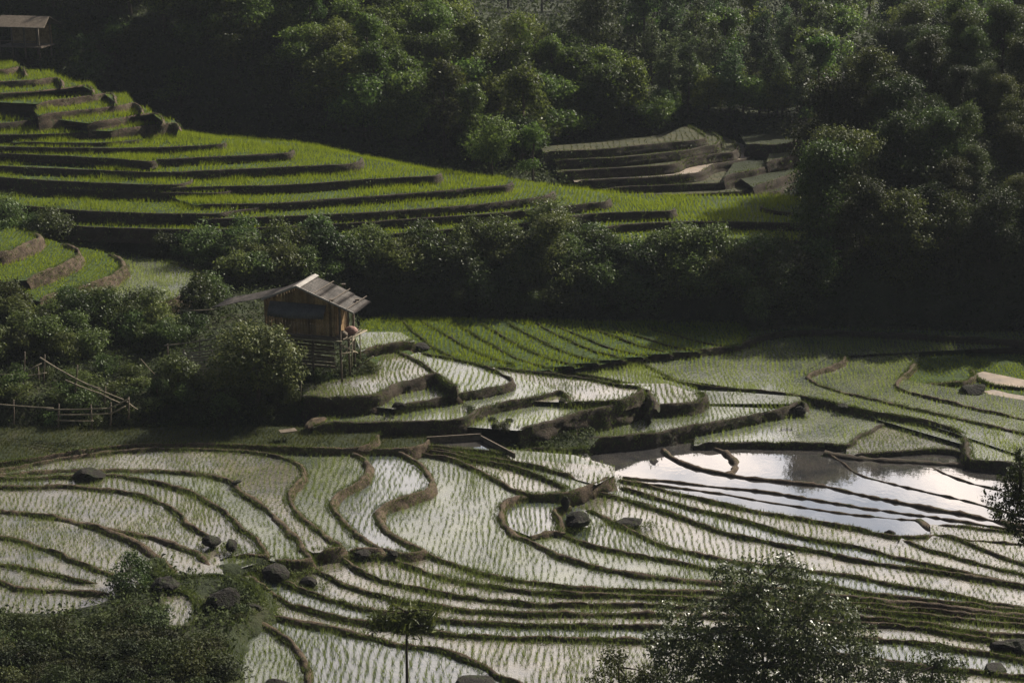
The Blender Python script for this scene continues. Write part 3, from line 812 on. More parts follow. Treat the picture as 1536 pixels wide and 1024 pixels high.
for pts, w, h in PB:
    bund_between(-0.30, pts, w, h)
bund_between(0.505, [(796, 806), (815, 802), (832, 799), (848, 801)], 0.3, 0.14)
bund_between(1.25, [(322, 866), (345, 858), (372, 850), (398, 842), (415, 838)], 0.9, 0.36, 'ground')
bund_between(-0.28, [(1236, 681), (1300, 689), (1380, 694), (1450, 698), (1540, 707)], 0.45, 0.16, 'bank_dark')


def layer_z(X, Y):
    """height of the highest plot over each point (-99 where there is none), and its index"""
    X, Y = np.asarray(X, float), np.asarray(Y, float)
    best = np.full(X.shape, -99.0)
    idx = np.full(X.shape, -1)
    for i, Ly in enumerate(LAYERS):
        ins = inside(Ly['poly'], X, Y) & (Ly['z'] > best)
        best[ins] = Ly['z']
        idx[ins] = i
    return best, idx


# ------------------------------------------------------------ terrain sheet
CP = []        # control points x, y, z


def c_z(*pts):
    for px, py, z in pts:
        CP.append(tuple(at(px, py, z)))


def c_D(*pts):
    for px, py, D in pts:
        CP.append(tuple(atD(px, py, D)))


c_z((0, 650, 1.9), (200, 648, 1.8), (400, 642, 1.6), (60, 615, 2.2), (200, 600, 2.3), (400, 605, 2.2), (60, 545, 3.3), (200, 536, 3.3), (320, 522, 3.4), (400, 560, 2.9),
    (0, 480, 4.2), (200, 472, 4.3), (330, 450, 4.4), (430, 480, 4.0), (500, 553, 3.1), (440, 575, 2.7), (560, 540, 2.9), (575, 560, 2.6), (600, 478, 1.5), (560, 505, 2.0),
    (800, 478, 1.3), (1000, 483, 1.2), (1200, 492, 1.3), (1400, 497, 1.3), (1536, 508, 1.3), (600, 420, 4.0), (800, 412, 4.1), (1000, 412, 3.6), (1100, 425, 3.0),
    (100, 410, 4.0), (300, 375, 5.0), (150, 356, 5.4), (500, 368, 5.2), (700, 362, 5.0), (900, 372, 4.3), (1200, 378, 4.2), (1250, 440, 3.2), (1400, 440, 3.6), (1536, 440, 4.0),
    (1250, 310, 5.2), (1300, 400, 4.6), (1500, 300, 8.0), (1400, 350, 6.0), (1640, 400, 6.0))
c_D((1300, 200, 127), (1400, 120, 138), (1536, 150, 130), (1640, 250, 122), (1536, 80, 150),
    (0, 85, 148), (100, 92, 147), (250, 150, 141), (330, 200, 137), (450, 212, 139), (600, 233, 141), (750, 258, 142), (820, 205, 144), (900, 190, 145), (1000, 180, 147), (1045, 185, 150), (1130, 195, 150), (1230, 200, 150),
    (300, 100, 147), (0, 40, 155), (-300, 80, 150), (300, 0, 162), (0, -40, 165), (500, 100, 152), (500, 0, 166), (650, 150, 152), (650, 50, 166), (740, 100, 168), (720, 45, 176), (800, 60, 200),
    (840, 112, 166), (850, 85, 172), (950, 130, 158), (1040, 160, 156), (1100, 160, 162), (1200, 170, 162), (1100, 100, 176), (1200, 50, 190), (1000, 50, 180), (1450, 60, 200), (1536, 30, 205),
    (760, 0, 250), (1100, 5, 225), (1450, 5, 250), (760, -60, 330), (1300, -60, 330), (300, -120, 260), (1536, -100, 330))
c_z((0, 1024, 3.0), (200, 1024, 2.9), (340, 1024, 2.0), (0, 930, 2.2), (400, 1100, 1.5), (700, 1100, 1.0), (1100, 1100, 0.9), (1500, 1100, 0.9), (0, 1150, 4.5))
CP += [(0, 45, 1.5), (-30, 42, 6.0), (30, 42, 3.0), (0, 25, 12), (0, 8, 26), (-60, 20, 20), (60, 20, 20), (-80, 60, 10), (80, 60, 12), (-75, 100, 9), (80, 105, 12), (-90, 140, 18), (110, 150, 24), (-110, 180, 30), (130, 200, 30), (0, -40, 30), (90, -30, 28), (-90, -30, 28)]
for i, Ly in enumerate(LAYERS):
    e = Ly['edge'][::14]
    for x, y in e:
        CP.append((x, y, Ly['z'] - 0.9))
    c = Ly['poly'].mean(0)
    if inside(Ly['poly'], np.array([c[0]]), np.array([c[1]]))[0]:
        b, bi = layer_z(np.array([c[0]]), np.array([c[1]]))
        if bi[0] == i:
            CP.append((c[0], c[1], Ly['z'] - 0.9))
CPa = np.array(CP)
# drop near-duplicates (keep the lowest)
order = np.argsort(CPa[:, 2])
keep = []
for k in order:
    if all((CPa[k, 0] - CPa[j, 0]) ** 2 + (CPa[k, 1] - CPa[j, 1]) ** 2 > 1.0 for j in keep):
        keep.append(k)
CPa = CPa[keep]


def tps_fit(P, lam=1.0):
    n = len(P)
    d = np.hypot(P[:, None, 0] - P[None, :, 0], P[:, None, 1] - P[None, :, 1])
    K = np.where(d > 0, d * d * np.log(d + 1e-9), 0) + lam * np.eye(n)
    A = np.zeros((n + 3, n + 3))
    A[:n, :n] = K
    Q = np.c_[np.ones(n), P[:, :2]]
    A[:n, n:] = Q
    A[n:, :n] = Q.T
    return np.linalg.solve(A, np.r_[P[:, 2], 0, 0, 0])


TPS = tps_fit(CPa, 6.0)


def base_z(X, Y):
    X, Y = np.asarray(X, float), np.asarray(Y, float)
    sh = X.shape
    x, y = X.ravel(), Y.ravel()
    out = np.zeros(len(x))
    n = len(CPa)
    for s in range(0, len(x), 20000):
        xx, yy = x[s:s + 20000], y[s:s + 20000]
        d = np.hypot(xx[:, None] - CPa[None, :, 0], yy[:, None] - CPa[None, :, 1])
        out[s:s + 20000] = (d * d * np.log(d + 1e-9)) @ TPS[:n] + TPS[n] + TPS[n + 1] * xx + TPS[n + 2] * yy
    # far outside the surveyed ground it levels off
    far = np.clip((np.hypot(x, y - 110) - 170) / 150, 0, 1)
    out = out * (1 - far) + far * np.clip(out, 6, 30)
    return out.reshape(sh)


gx = np.r_[np.linspace(-900, -80, 24)[:-1], np.arange(-80, 90.01, 0.55), np.linspace(90, 900, 24)[1:]]
gy = np.r_[np.linspace(-300, 40, 14)[:-1], np.arange(40, 215, 0.55), np.linspace(215, 1500, 26)]
GX, GY = np.meshgrid(gx, gy)
GZ = base_z(GX, GY)
GZ = GZ + fbm(GX, GY, None, 0.25, 3) * 0.22
lz, _ = layer_z(GX, GY)
# the sheet stays below every plot, with one cell of margin
low = np.where(lz > -50, lz - 0.30, 99.0)
for sh in ((0, 1), (0, -1), (1, 0), (-1, 0)):
    low = np.minimum(low, np.roll(np.where(lz > -50, lz - 0.15, 99.0), sh, (0, 1)))
GZ = np.minimum(GZ, low)
idx = np.arange(GX.size).reshape(GX.shape)
F = np.stack([idx[:-1, :-1], idx[:-1, 1:], idx[1:, 1:], idx[1:, :-1]], -1).reshape(-1, 4)
ground = mesh_np('ground', np.c_[GX.ravel(), GY.ravel(), GZ.ravel()], F, 4, M['ground'], None, True)
tag(ground, kind='structure')


def grid_z(x, y):
    x, y = np.asarray(x, float), np.asarray(y, float)
    i = np.clip(np.searchsorted(gx, x) - 1, 0, len(gx) - 2)
    j = np.clip(np.searchsorted(gy, y) - 1, 0, len(gy) - 2)
    fx = np.clip((x - gx[i]) / (gx[i + 1] - gx[i]), 0, 1)
    fy = np.clip((y - gy[j]) / (gy[j + 1] - gy[j]), 0, 1)
    return (GZ[j, i] * (1 - fx) + GZ[j, i + 1] * fx) * (1 - fy) + (GZ[j + 1, i] * (1 - fx) + GZ[j + 1, i + 1] * fx) * fy


def surf_z(x, y):
    b, _ = layer_z(np.atleast_1d(x), np.atleast_1d(y))
    return np.maximum(b, grid_z(np.atleast_1d(x), np.atleast_1d(y)))


def hit(px, py, tmin=45.0, tmax=330.0):
    """where the sight line through a photo pixel meets the terrain sheet"""
    px, py = np.atleast_1d(px).astype(float), np.atleast_1d(py).astype(float)
    d = FWD[None] + ((px - 768) / FPX)[:, None] * RIGHT[None] + ((512 - py) / FPX)[:, None] * UP[None]
    d = d / d[:, 1:2]
    res = np.full((len(px), 3), np.nan)
    done = np.zeros(len(px), bool)
    for t in np.arange(tmin, tmax, 0.5):
        P = CAM + d * t
        h = grid_z(P[:, 0], P[:, 1])
        new = (~done) & (P[:, 2] <= h)
        res[new] = P[new]
        done |= new
        if done.all():
            break
    return res

# ------------------------------------------------------------ young rice, row by row
def blades(P, h, n, width, lean, rng, droop=0.25):
    """n narrow three-point blades per clump at P (m,3); heights h (m,)"""
    m_ = len(P)
    a = rng.uniform(0, 2 * np.pi, (m_, n))
    ln = rng.uniform(0.15, 1.0, (m_, n)) * lean
    hh = h[:, None] * rng.uniform(0.6, 1.08, (m_, n))
    dx, dy = np.cos(a), np.sin(a)
    bx = P[:, None, 0] + dx * 0.02
    by = P[:, None, 1] + dy * 0.02
    bz = np.repeat(P[:, None, 2], n, 1)
    wa = rng.uniform(0, np.pi, (m_, n))
    wx, wy = np.cos(wa) * width * 0.5, np.sin(wa) * width * 0.5
    tx, ty, tz = bx + dx * ln * hh, by + dy * ln * hh, bz + hh * (1 - droop * ln)
    V = np.stack([np.stack([bx - wx, by - wy, bz - 0.02], -1), np.stack([bx + wx, by + wy, bz - 0.02], -1), np.stack([tx, ty, tz], -1)], 2)
    return V.reshape(-1, 3)


def tri_mesh(name, chunks, mat):
    V = np.vstack(chunks)
    return mesh_np(name, V, np.arange(len(V)).reshape(-1, 3), 3, mat)


RICE = dict(sward=dict(sx=0.2, sy=0.15, h=0.17, n=5, w=0.03, lean=0.8, m='grass'),
            wet=dict(sx=0.5, sy=0.4, h=0.17, n=5, w=0.035, lean=0.6, m='grass'),
            seed=dict(sx=0.25, sy=0.155, h=0.23, n=8, w=0.019, lean=0.55, m='seedling'),
            young=dict(sx=0.25, sy=0.15, h=0.24, n=6, w=0.020, lean=0.45, m='rice_yellow'),
            rice=dict(sx=0.25, sy=0.20, h=0.36, n=7, w=0.032, lean=0.5, m='rice'))
chunks = {'grass': [], 'seedling': [], 'rice_yellow': [], 'rice': [], 'far': []}
for i, Ly in enumerate(LAYERS):
    if Ly['kind'] not in RICE:
        continue
    R_ = RICE[Ly['kind']]
    rng = np.random.default_rng(100 + i)
    poly = Ly['poly']
    x0, y0 = poly.min(0)
    x1, y1 = poly.max(0)
    x0, x1 = max(x0, -60), min(x1, 60)
    y0, y1 = max(y0, 45), min(y1, 170)
    sx, sy = R_['sx'] * rng.uniform(0.92, 1.15), R_['sy'] / Ly['dens'] * rng.uniform(0.85, 1.15)
    ang = math.radians(rng.uniform(-4, 6))
    U, Vv = np.meshgrid(np.arange(x0 - 8, x1 + 8, sx), np.arange(y0 - 4, y1 + 4, sy))
    U, Vv = U.ravel(), Vv.ravel()
    X = U + math.tan(ang) * (Vv - y0) + 0.8 * vnoise(U, Vv, None, 0.16) + 0.16 * vnoise(U, Vv + 33, None, 0.8) + rng.normal(0, 0.030, U.shape)
    Y = Vv + rng.uniform(-0.10, 0.10, U.shape)
    k = inside(poly, X, Y)
    X, Y = X[k], Y[k]
    px, py, f = to_px(np.c_[X, Y, np.full(len(X), Ly['z'])])
    k = (px > -25) & (px < 1561) & (py > -25) & (py < 1060)
    X, Y = X[k], Y[k]
    if len(X) == 0:
        continue
    b, bi = layer_z(X, Y)
    k = bi == i
    X, Y = X[k], Y[k]
    # keep off the rim
    e = Ly['edge'][::2]
    dmin = np.full(len(X), 9.0)
    for s in range(0, len(X), 6000):
        dd = np.hypot(X[s:s + 6000, None] - e[None, :, 0], Y[s:s + 6000, None] - e[None, :, 1])
        dmin[s:s + 6000] = dd.min(1)
    gap = fbm(X + 31, Y, None, 0.45, 3)
    k = (dmin > abs(Ly['bw']) + 0.05) & (rng.random(len(X)) < np.clip(0.97 - 1.0 * np.clip(gap - 0.25, 0, 0.8) - (0.08 if Ly['kind'] == 'seed' else 0.0), 0, 1))
    X, Y = X[k], Y[k]
    if len(X) == 0:
        continue
    big = 1 + 0.45 * fbm(X, Y + 70, None, 0.4, 3)
    h = R_['h'] * Ly['hgt'] * big * (rng.uniform(0.8, 1.25) if Ly['kind'] != 'rice' else 0.95) * rng.uniform(0.6, 1.35, len(X))
    C = blades(np.c_[X, Y, np.full(len(X), Ly['z'])], h, R_['n'], R_['w'], R_['lean'], rng)
    chunks[R_['m']].append(C)
for key, nm, lab in (('seedling', 'rice_seedlings', 'thin rows of young rice seedlings standing in flooded plots'),
                     ('rice_yellow', 'young_rice', 'young green rice in the plots of the middle field'),
                     ('grass', 'stubble', 'short grass and stubble on the fallow terraces and the grassy strip'),
                     ('rice', 'rice_crop', 'dense bright green rice on the hillside terraces')):
    if chunks[key]:
        tag(tri_mesh(nm, chunks[key], M[key]), lab, 'rice', kind='stuff')

# grass on the rims
gch = []
for i, Ly in enumerate(LAYERS):
    if Ly['grass'] <= 0:
        continue
    rng = np.random.default_rng(900 + i)
    e = Ly['edge']
    L_ = np.hypot(*np.diff(e, axis=0).T).sum()
    far = e[:, 1].mean() > 110
    n = int(L_ * (34 if far else 170) * (0.35 + 0.65 * Ly['grass']))
    t = rng.uniform(0, len(e) - 1.001, n)
    j = t.astype(int)
    fr = (t - j)[:, None]
    Nn = offset_normals(e, Ly['sgn'])
    q = e[j] * (1 - fr) + e[j + 1] * fr
    nn = Nn[j]
    bw = abs(Ly['bw'])
    side = rng.random(n)
    face = rng.random(n) < 0.4
    fh = rng.uniform(0, Ly['drop'] * 0.8, n) * face
    off = np.where(side < 0.45, -bw - 0.02 + rng.normal(0, 0.05, n), rng.uniform(-bw, 0.08, n))
    if Ly['bw'] < 0:
        off = off + bw
    off = np.where(face, (bw if Ly['bw'] < 0 else 0) + 0.06 + fh * Ly['slope'], off)
    q = q + nn * off[:, None]
    dens = vnoise(q[:, 0], q[:, 1], None, 0.8)
    k = rng.random(n) < 0.55 + 0.6 * dens
    q, off, fh, face = q[k], off[k], fh[k], face[k]
    if len(q) == 0:
        continue
    b, bi = layer_z(q[:, 0], q[:, 1])
    px, py, f = to_px(np.c_[q, np.full(len(q), Ly['z'])])
    k = (b <= Ly['z'] + 0.001 - fh) & (px > -25) & (px < 1561) & (py < 1060)
    q, off, fh, face = q[k], off[k], fh[k], face[k]
    if len(q) == 0:
        continue
    zz = Ly['z'] + np.where(off < -bw + 0.02, 0.0, Ly['bh'] * 0.8) - fh - face * 0.05
    gch.append(blades(np.c_[q, zz], rng.uniform(0.06, 0.22, len(q)) * (1.3 if far else 1.0), 2, 0.028 if not far else 0.05, 0.9, rng))
tag(tri_mesh('bund_grass', gch, M['grass']), 'grass fringe growing along the plot banks', 'grass', kind='stuff')


# ------------------------------------------------------------ foliage
def leaf_cloud(C, Nrm, size, rng, aspect=0.5, up=0.5, jit=0.9):
    """rhombic leaves at C (n,3), roughly facing Nrm"""
    n = len(C)
    nrm = Nrm + rng.normal(0, jit, (n, 3)) + np.array([0, 0, up])
    nrm /= np.linalg.norm(nrm, axis=1)[:, None]
    d = rng.normal(0, 1, (n, 3))
    d -= (d * nrm).sum(1)[:, None] * nrm
    d /= np.linalg.norm(d, axis=1)[:, None] + 1e-9
    w = np.cross(nrm, d)
    s = (size * rng.uniform(0.6, 1.3, n))[:, None]
    droop = np.array([0, 0, -0.18])[None] * s
    V = np.stack([C - d * s * 0.5, C + w * s * aspect * 0.5, C + d * s * 0.5 + droop, C - w * s * aspect * 0.5], 1)
    return V.reshape(-1, 3)


def crown_points(blobs, n, rng, twig=7, spread=0.22):
    """leaf positions: twigs spread through the outer part of lumpy blobs. blobs: (cx,cy,cz,rx,ry,rz)"""
    B = np.array(blobs, float)
    wts = (B[:, 3] * B[:, 4] + B[:, 3] * B[:, 5] + B[:, 4] * B[:, 5])
    wts /= wts.sum()
    nt_ = max(4, n // twig)
    bi = rng.choice(len(B), nt_, p=wts)
    d = rng.normal(0, 1, (nt_, 3))
    d /= np.linalg.norm(d, axis=1)[:, None]
    lump = 1 + 0.36 * vnoise(d[:, 0] + bi * 3.3, d[:, 1], d[:, 2], 2.6) + 0.10 * vnoise(d[:, 0] + bi, d[:, 1] + 9, d[:, 2], 6)
    r = rng.uniform(0.55, 1.0, nt_) ** 0.5 * lump
    r = r * np.where(rng.random(nt_) < 0.10, rng.uniform(1.1, 1.45, nt_), 1.0)
    c = B[bi, :3] + d * B[bi, 3:] * r[:, None]
    k = c[:, 2] > 0.05
    c, d, bi = c[k], d[k], bi[k]
    C = np.repeat(c, twig, 0) + rng.normal(0, spread, (len(c) * twig, 3)) * np.array([1, 1, 0.6])
    N_ = np.repeat(d, twig, 0)
    return C, N_


def quad_mesh_data(name, V, mat):
    me = bpy.data.meshes.new(name)
    nq = len(V) // 4
    me.vertices.add(len(V))
    me.vertices.foreach_set('co', V.astype(np.float32).ravel())
    me.loops.add(nq * 4)
    me.loops.foreach_set('vertex_index', np.arange(nq * 4, dtype=np.int32))
    me.polygons.add(nq)
    me.polygons.foreach_set('loop_start', np.arange(0, nq * 4, 4, dtype=np.int32))
    me.polygons.foreach_set('loop_total', np.full(nq, 4, np.int32))
    me.update(calc_edges=True)
    me.materials.append(mat)
    return me


def make_plant(name, crown_mat, blobs, nleaf, leaf, rng, trunk=None, limbs=(), twig=7, spread=0.22, aspect=0.5, up=0.5, bark='bark', trunk_name='trunk'):
    root = empty(name)
    C, N_ = crown_points(blobs, nleaf, rng, twig, spread)
    me = quad_mesh_data('crown', leaf_cloud(C, N_, leaf, rng, aspect, up), M[crown_mat])
    o = bpy.data.objects.new('crown', me)
    col.objects.link(o)
    o.parent = root
    if trunk:
        mb = MB()
        mb.tube(trunk[0], trunk[1], 7)
        for pts, r in limbs:
            mb.tube(pts, r, 5)
        mb.build(trunk_name, M[bark], root, True)
    return root


def limbs_to(blobs, top, r0, rng, n=5):
    out = []
    for b in blobs[:n]:
        p1 = Vector((b[0] * 0.5 + rng.normal(0, 0.1), b[1] * 0.5, (top[2] * 0.75 + b[2]) / 2))
        out.append(([Vector(top) * 0.72, p1, Vector((b[0], b[1], b[2] + b[5] * 0.3))], [r0 * 0.7, r0 * 0.45, r0 * 0.15]))
    return out


def proto_broad(name, mat, h, w, rng, nleaf=5200, leaf=0.26, nb=9, low=0.35, trunk_r=0.13, lean=0.0):
    blobs = []
    for k in range(nb):
        a = rng.uniform(0, 2 * math.pi)
        t = rng.uniform(low, 0.95)
        rr = w * 0.5 * (1 - abs(t - 0.5) * 1.15) * rng.uniform(0.25, 1.0)
        s = w * (rng.uniform(0.17, 0.30) if nb < 15 else rng.uniform(0.09, 0.22))
        blobs.append((math.cos(a) * rr + lean * t, math.sin(a) * rr, h * t, s, s, s * rng.uniform(0.6, 0.85)))
    if nb < 15:
        blobs.append((lean, 0, h * 0.9, w * 0.2, w * 0.2, h * 0.13))
    tr = ([(0, 0, -0.6), (rng.normal(0, 0.1), 0, h * 0.3), (lean * 0.6, 0, h * 0.6), (lean, 0, h * 0.85)], [trunk_r * 1.4, trunk_r, trunk_r * 0.7, trunk_r * 0.2])
    return make_plant(name, mat, blobs, nleaf, leaf, rng, tr, limbs_to(blobs, (lean, 0, h * 0.8), trunk_r, rng), spread=w * 0.06)


def proto_slim(name, mat, h, w, rng, nleaf=3200, leaf=0.22):
    blobs = []
    nb = 9
    for k in range(nb):
        t = 0.38 + 0.6 * k / (nb - 1)
        s = w * 0.5 * (1.05 - 0.75 * ((t - 0.38) / 0.6) ** 1.5) * rng.uniform(0.7, 1.15)
        blobs.append((rng.normal(0, w * 0.13), rng.normal(0, w * 0.13), h * t, s, s, h * 0.065))
    tr = ([(0, 0, -0.6), (0.05, 0, h * 0.5), (0, 0, h * 0.97)], [0.11, 0.08, 0.02])
    return make_plant(name, mat, blobs, nleaf, leaf, rng, tr, spread=w * 0.07)


def proto_bush(name, mat, h, w, rng, nleaf=3400, leaf=0.2, nb=8, aspect=0.5):
    blobs = []
    for k in range(nb):
        a = rng.uniform(0, 2 * math.pi)
        rr = w * 0.5 * rng.uniform(0.1, 0.75)
        s = w * rng.uniform(0.16, 0.28)
        t = rng.uniform(0.15, 0.8) * (1 - rr / w * 0.5)
        blobs.append((math.cos(a) * rr, math.sin(a) * rr, h * t, s, s, s * rng.uniform(0.6, 1.0)))
    blobs.append((0, 0, h * 0.72, w * 0.2, w * 0.2, h * 0.22))
    tr = ([(0, 0, -0.3), (0.05, 0, h * 0.35), (0, 0, h * 0.75)], [0.05, 0.04, 0.01])
    return make_plant(name, mat, blobs, nleaf, leaf, rng, tr, limbs_to(blobs, (0, 0, h * 0.7), 0.04, rng, 4), spread=w * 0.06, trunk_name='stem', aspect=aspect)


def copy_tree(o, parent=None):
    c = o.copy()
    col.objects.link(c)
    c.parent = parent
    for ch in list(o.children):
        copy_tree(ch, c)
    return c


USED = set()


def put(proto, x, y, z, s=1.0, rz=None, sz=None, label=None, cat='tree', group=None):
    first = proto.name not in USED
    o = proto if first else copy_tree(proto)
    USED.add(proto.name if first else o.name)
    o.location = (x, y, z)
    o.rotation_euler = (0, 0, random.uniform(0, 6.28) if rz is None else rz)
    o.scale = (s, s, sz if sz else s * random.uniform(0.88, 1.12))
    if 'group' in o:
        del o['group']
    tag(o, label, cat, group)
    return o


r_ = np.random.default_rng(5)
P_broad = [proto_broad('forest_tree', 'leaf_forest', r_.uniform(4.2, 5.6), r_.uniform(3.4, 4.4), r_, 5600, 0.27, 10) for _ in range(5)]
P_tall = [proto_broad('forest_tree', 'leaf_forest', r_.uniform(6.5, 8.0), r_.uniform(3.0, 3.8), r_, 5600, 0.28, 11, 0.3) for _ in range(3)]
P_slim = [proto_slim('slim_tree', 'leaf_blue', r_.uniform(6.5, 8.0), r_.uniform(1.7, 2.3), r_, 3400, 0.22) for _ in range(4)]
P_big = [proto_broad('broadleaf_tree', 'leaf_gloss', r_.uniform(8.0, 9.5), r_.uniform(5.4, 7.0), r_, 17000, 0.26, 34, 0.12, 0.22) for _ in range(4)]
P_bush = [proto_bush('bush', 'leaf_bush', r_.uniform(1.9, 2.6), r_.uniform(2.2, 3.0), r_, 4200, 0.17, 9) for _ in range(6)]
P_shrub = [proto_bush('shrub', 'leaf_bush', r_.uniform(0.8, 1.2), r_.uniform(1.2, 1.8), r_, 1500, 0.13, 6, 0.4) for _ in range(5)]


def in_poly_px(poly, n, rng):
    P = np.array(poly, float)
    x0, y0 = P.min(0)
    x1, y1 = P.max(0)
    out = np.zeros((0, 2))
    while len(out) < n:
        q = np.c_[rng.uniform(x0, x1, n * 3), rng.uniform(y0, y1, n * 3)]
        out = np.vstack([out, q[inside(P, q[:, 0], q[:, 1])]])
    return out[:n]


def scatter(poly, n, protos, rng, smin, smax, mind, label, cat, group, avoid=True, sink=0.0, cap=None):
    Q = in_poly_px(poly, n * 6, rng)
    H = hit(Q[:, 0], Q[:, 1])
    ok = ~np.isnan(H[:, 0])
    H, Q = H[ok], Q[ok]
    H = H[~inside(np.array([(680, 20), (765, 20), (800, 90), (800, 150), (730, 160), (668, 105)], float), Q[:, 0], Q[:, 1])]
    if avoid:
        b, _ = layer_z(H[:, 0], H[:, 1])
        H = H[b < H[:, 2] - 0.0]
    pts = []
    for p in H:
        if len(pts) >= n:
            break
        if all((p[0] - q[0]) ** 2 + (p[1] - q[1]) ** 2 > mind * mind for q in pts):
            pts.append(p)
    for k, p in enumerate(pts):
        sc_ = rng.uniform(smin, smax)
        if cap:
            sc_ = min(sc_, max(0.28, cap(p)))
        put(protos[k % len(protos)], p[0], p[1], p[2] - sink, sc_, rng.uniform(0, 6.28), None, label, cat, group)
    return pts


rg = np.random.default_rng(21)
# hillside forest behind the green terraces
scatter([(40, 105), (120, 85), (200, 40), (690, 20), (720, 110), (800, 130), (890, 140), (1000, 180), (1030, 200), (1000, 212), (835, 225), (822, 262), (750, 262), (600, 235), (450, 212), (330, 205), (270, 182), (200, 155), (130, 120)],
        120, P_broad + P_tall[:1], rg, 0.75, 1.2, 2.0, 'dark green broadleaf tree in the dense forest behind the green terraces', 'tree', 'trees of the hillside forest')
scatter([(-40, 90), (200, 60), (700, 10), (700, -120), (-40, -120)], 60, P_tall + P_broad, rg, 0.9, 1.4, 2.8,
        'dark green broadleaf tree high on the forested slope at the top left', 'tree', 'trees on the upper left slope')
scatter([(812, 216), (900, 206), (985, 199), (1022, 188), (1010, 172), (850, 190)], 16, P_broad, rg, 0.45, 0.7, 1.6,
        'small tree at the wood edge just above the brown terraces', 'tree', 'trees above the brown terraces', avoid=False)
# slim trees of the far right wood
scatter([(1010, 190), (1045, 175), (1230, 200), (1260, 90), (1240, 20), (1000, -40), (880, -40), (870, 60), (960, 110)], 75, P_slim + P_tall[1:2], rg, 0.85, 1.25, 2.2,
        'slim dark blue-green tree in the wood behind the brown terraces', 'tree', 'slim trees of the far wood')
scatter([(1200, 110), (1640, 110), (1640, -110), (1150, -110)], 66, P_tall + P_broad[:2], rg, 0.8, 1.15, 3.0,
        'dark tree on the far slope at the top right', 'tree', 'trees of the far right slope')
scatter([(690, 20), (1160, 20), (1160, -110), (690, -110)], 44, P_tall + P_broad[2:4], rg, 0.9, 1.3, 4.0,
        'dark hazy tree on the distant slope at the top centre', 'tree', 'trees of the distant slope')
scatter([(1040, 180), (1230, 195), (1230, 120), (1060, 110)], 30, P_broad, rg, 0.55, 0.8, 1.8,
        'low rounded tree at the foot of the slim wood above the brown terraces', 'tree', 'low trees at the foot of the far wood')
# big glossy trees on the right bank
scatter([(1235, 400), (1290, 430), (1640, 440), (1640, 110), (1400, 100), (1290, 170), (1225, 280)], 52, P_big, rg, 0.6, 1.05, 2.5,
        'large glossy dark tree in the thicket on the right bank', 'tree', 'trees of the right bank thicket',
        cap=lambda p: ((p[1] - 88) * 0.39 - p[2]) / 8.2)
# bank of bushes between the green terraces and the fields
scatter([(0, 340), (100, 352), (300, 360), (330, 395), (560, 372), (640, 366), (760, 352), (830, 345), (900, 372), (1000, 380), (1060, 400), (1150, 395), (1230, 420), (1240, 470), (1100, 480), (1000, 472), (900, 476), (700, 476), (600, 474), (560, 450), (480, 430), (330, 432), (300, 398), (150, 368), (0, 352)],
        125, P_bush, rg, 0.75, 1.3, 1.0, 'dark leafy bush on the overgrown bank below the green terraces', 'bush', 'bushes of the long bank')
scatter([(-30, 455), (100, 455), (200, 475), (320, 440), (330, 505), (240, 528), (100, 540), (-30, 545)], 30, P_bush, rg, 0.7, 1.1, 1.1,
        'dark leafy bush on the bank under the small terraces at left', 'bush', 'bushes of the left bank')
scatter([(-30, 570), (60, 565), (200, 560), (330, 575), (460, 600), (440, 640), (200, 648), (-30, 645)], 42, P_shrub, rg, 0.7, 1.3, 0.8,
        'low leafy shrub on the fenced slope left of the hut', 'shrub', 'shrubs of the fenced slope')
scatter([(1000, 360), (1250, 360), (1250, 395), (1000, 395)], 12, P_shrub, rg, 0.8, 1.3, 1.0,
        'low shrub on the narrow ledges right of the bank bushes', 'shrub', 'shrubs of the ledges')

# undergrowth: leaf clumps wherever the bare ground would show
q = np.c_[rg.uniform(-30, 1566, 52000), rg.uniform(-10, 1050, 52000)]
H = hit(q[:, 0], q[:, 1])
H = H[~np.isnan(H[:, 0])]
b, bi = layer_z(H[:, 0], H[:, 1])
H = H[b < H[:, 2] + 0.02]
E_ = []
for Ly in LAYERS:
    if Ly['kind'] == 'earth':
        x0, y0 = Ly['poly'].min(0)
        x1, y1 = Ly['poly'].max(0)
        n_ = int((min(x1, 40) - max(x0, -40)) * (y1 - y0) * 9)
        X_, Y_ = rg.uniform(max(x0, -40), min(x1, 40), n_), rg.uniform(y0, y1, n_)
        zz_, _i = layer_z(X_, Y_)
        k_ = inside(Ly['poly'], X_, Y_) & (zz_ <= Ly['z'] + 1e-6) & (vnoise(X_, Y_, None, 0.7) > -0.5)
        E_.append(np.c_[X_[k_], Y_[k_], np.full(k_.sum(), Ly['z'] - 0.12)])
H = np.vstack([H] + E_)
far = H[:, 1] > 125
vfar = H[:, 1] > 168
tw = 12
C = np.repeat(H, tw, 0) + rg.normal(0, 1, (len(H) * tw, 3)) * np.repeat(np.where(vfar, 0.9, np.where(far, 0.5, 0.26)), tw)[:, None] * np.array([1, 1, 0.7]) + np.array([0, 0, 0.22])
kq = in_poly_px([(690, 30), (740, 32), (778, 80), (772, 125), (700, 110), (678, 62)], 900, rg)
KH = hit(kq[:, 0], kq[:, 1])
KH = KH[~np.isnan(KH[:, 0])]
KC = np.repeat(KH, 10, 0) + rg.normal(0, 0.35, (len(KH) * 10, 3)) * np.array([1, 1, 0.6]) + np.array([0, 0, 0.25])
kd = quad_mesh_data('knoll_grass', leaf_cloud(KC, np.tile([[0, -0.2, 0.6]], (len(KC), 1)), np.full(len(KC), 0.3), rg, 0.35, 0.4, 0.9), M['leaf_light'])
ko = bpy.data.objects.new('knoll_grass', kd)
col.objects.link(ko)
tag(ko, 'pale dry grass on the open knoll in the forest gap', 'grass', kind='stuff')
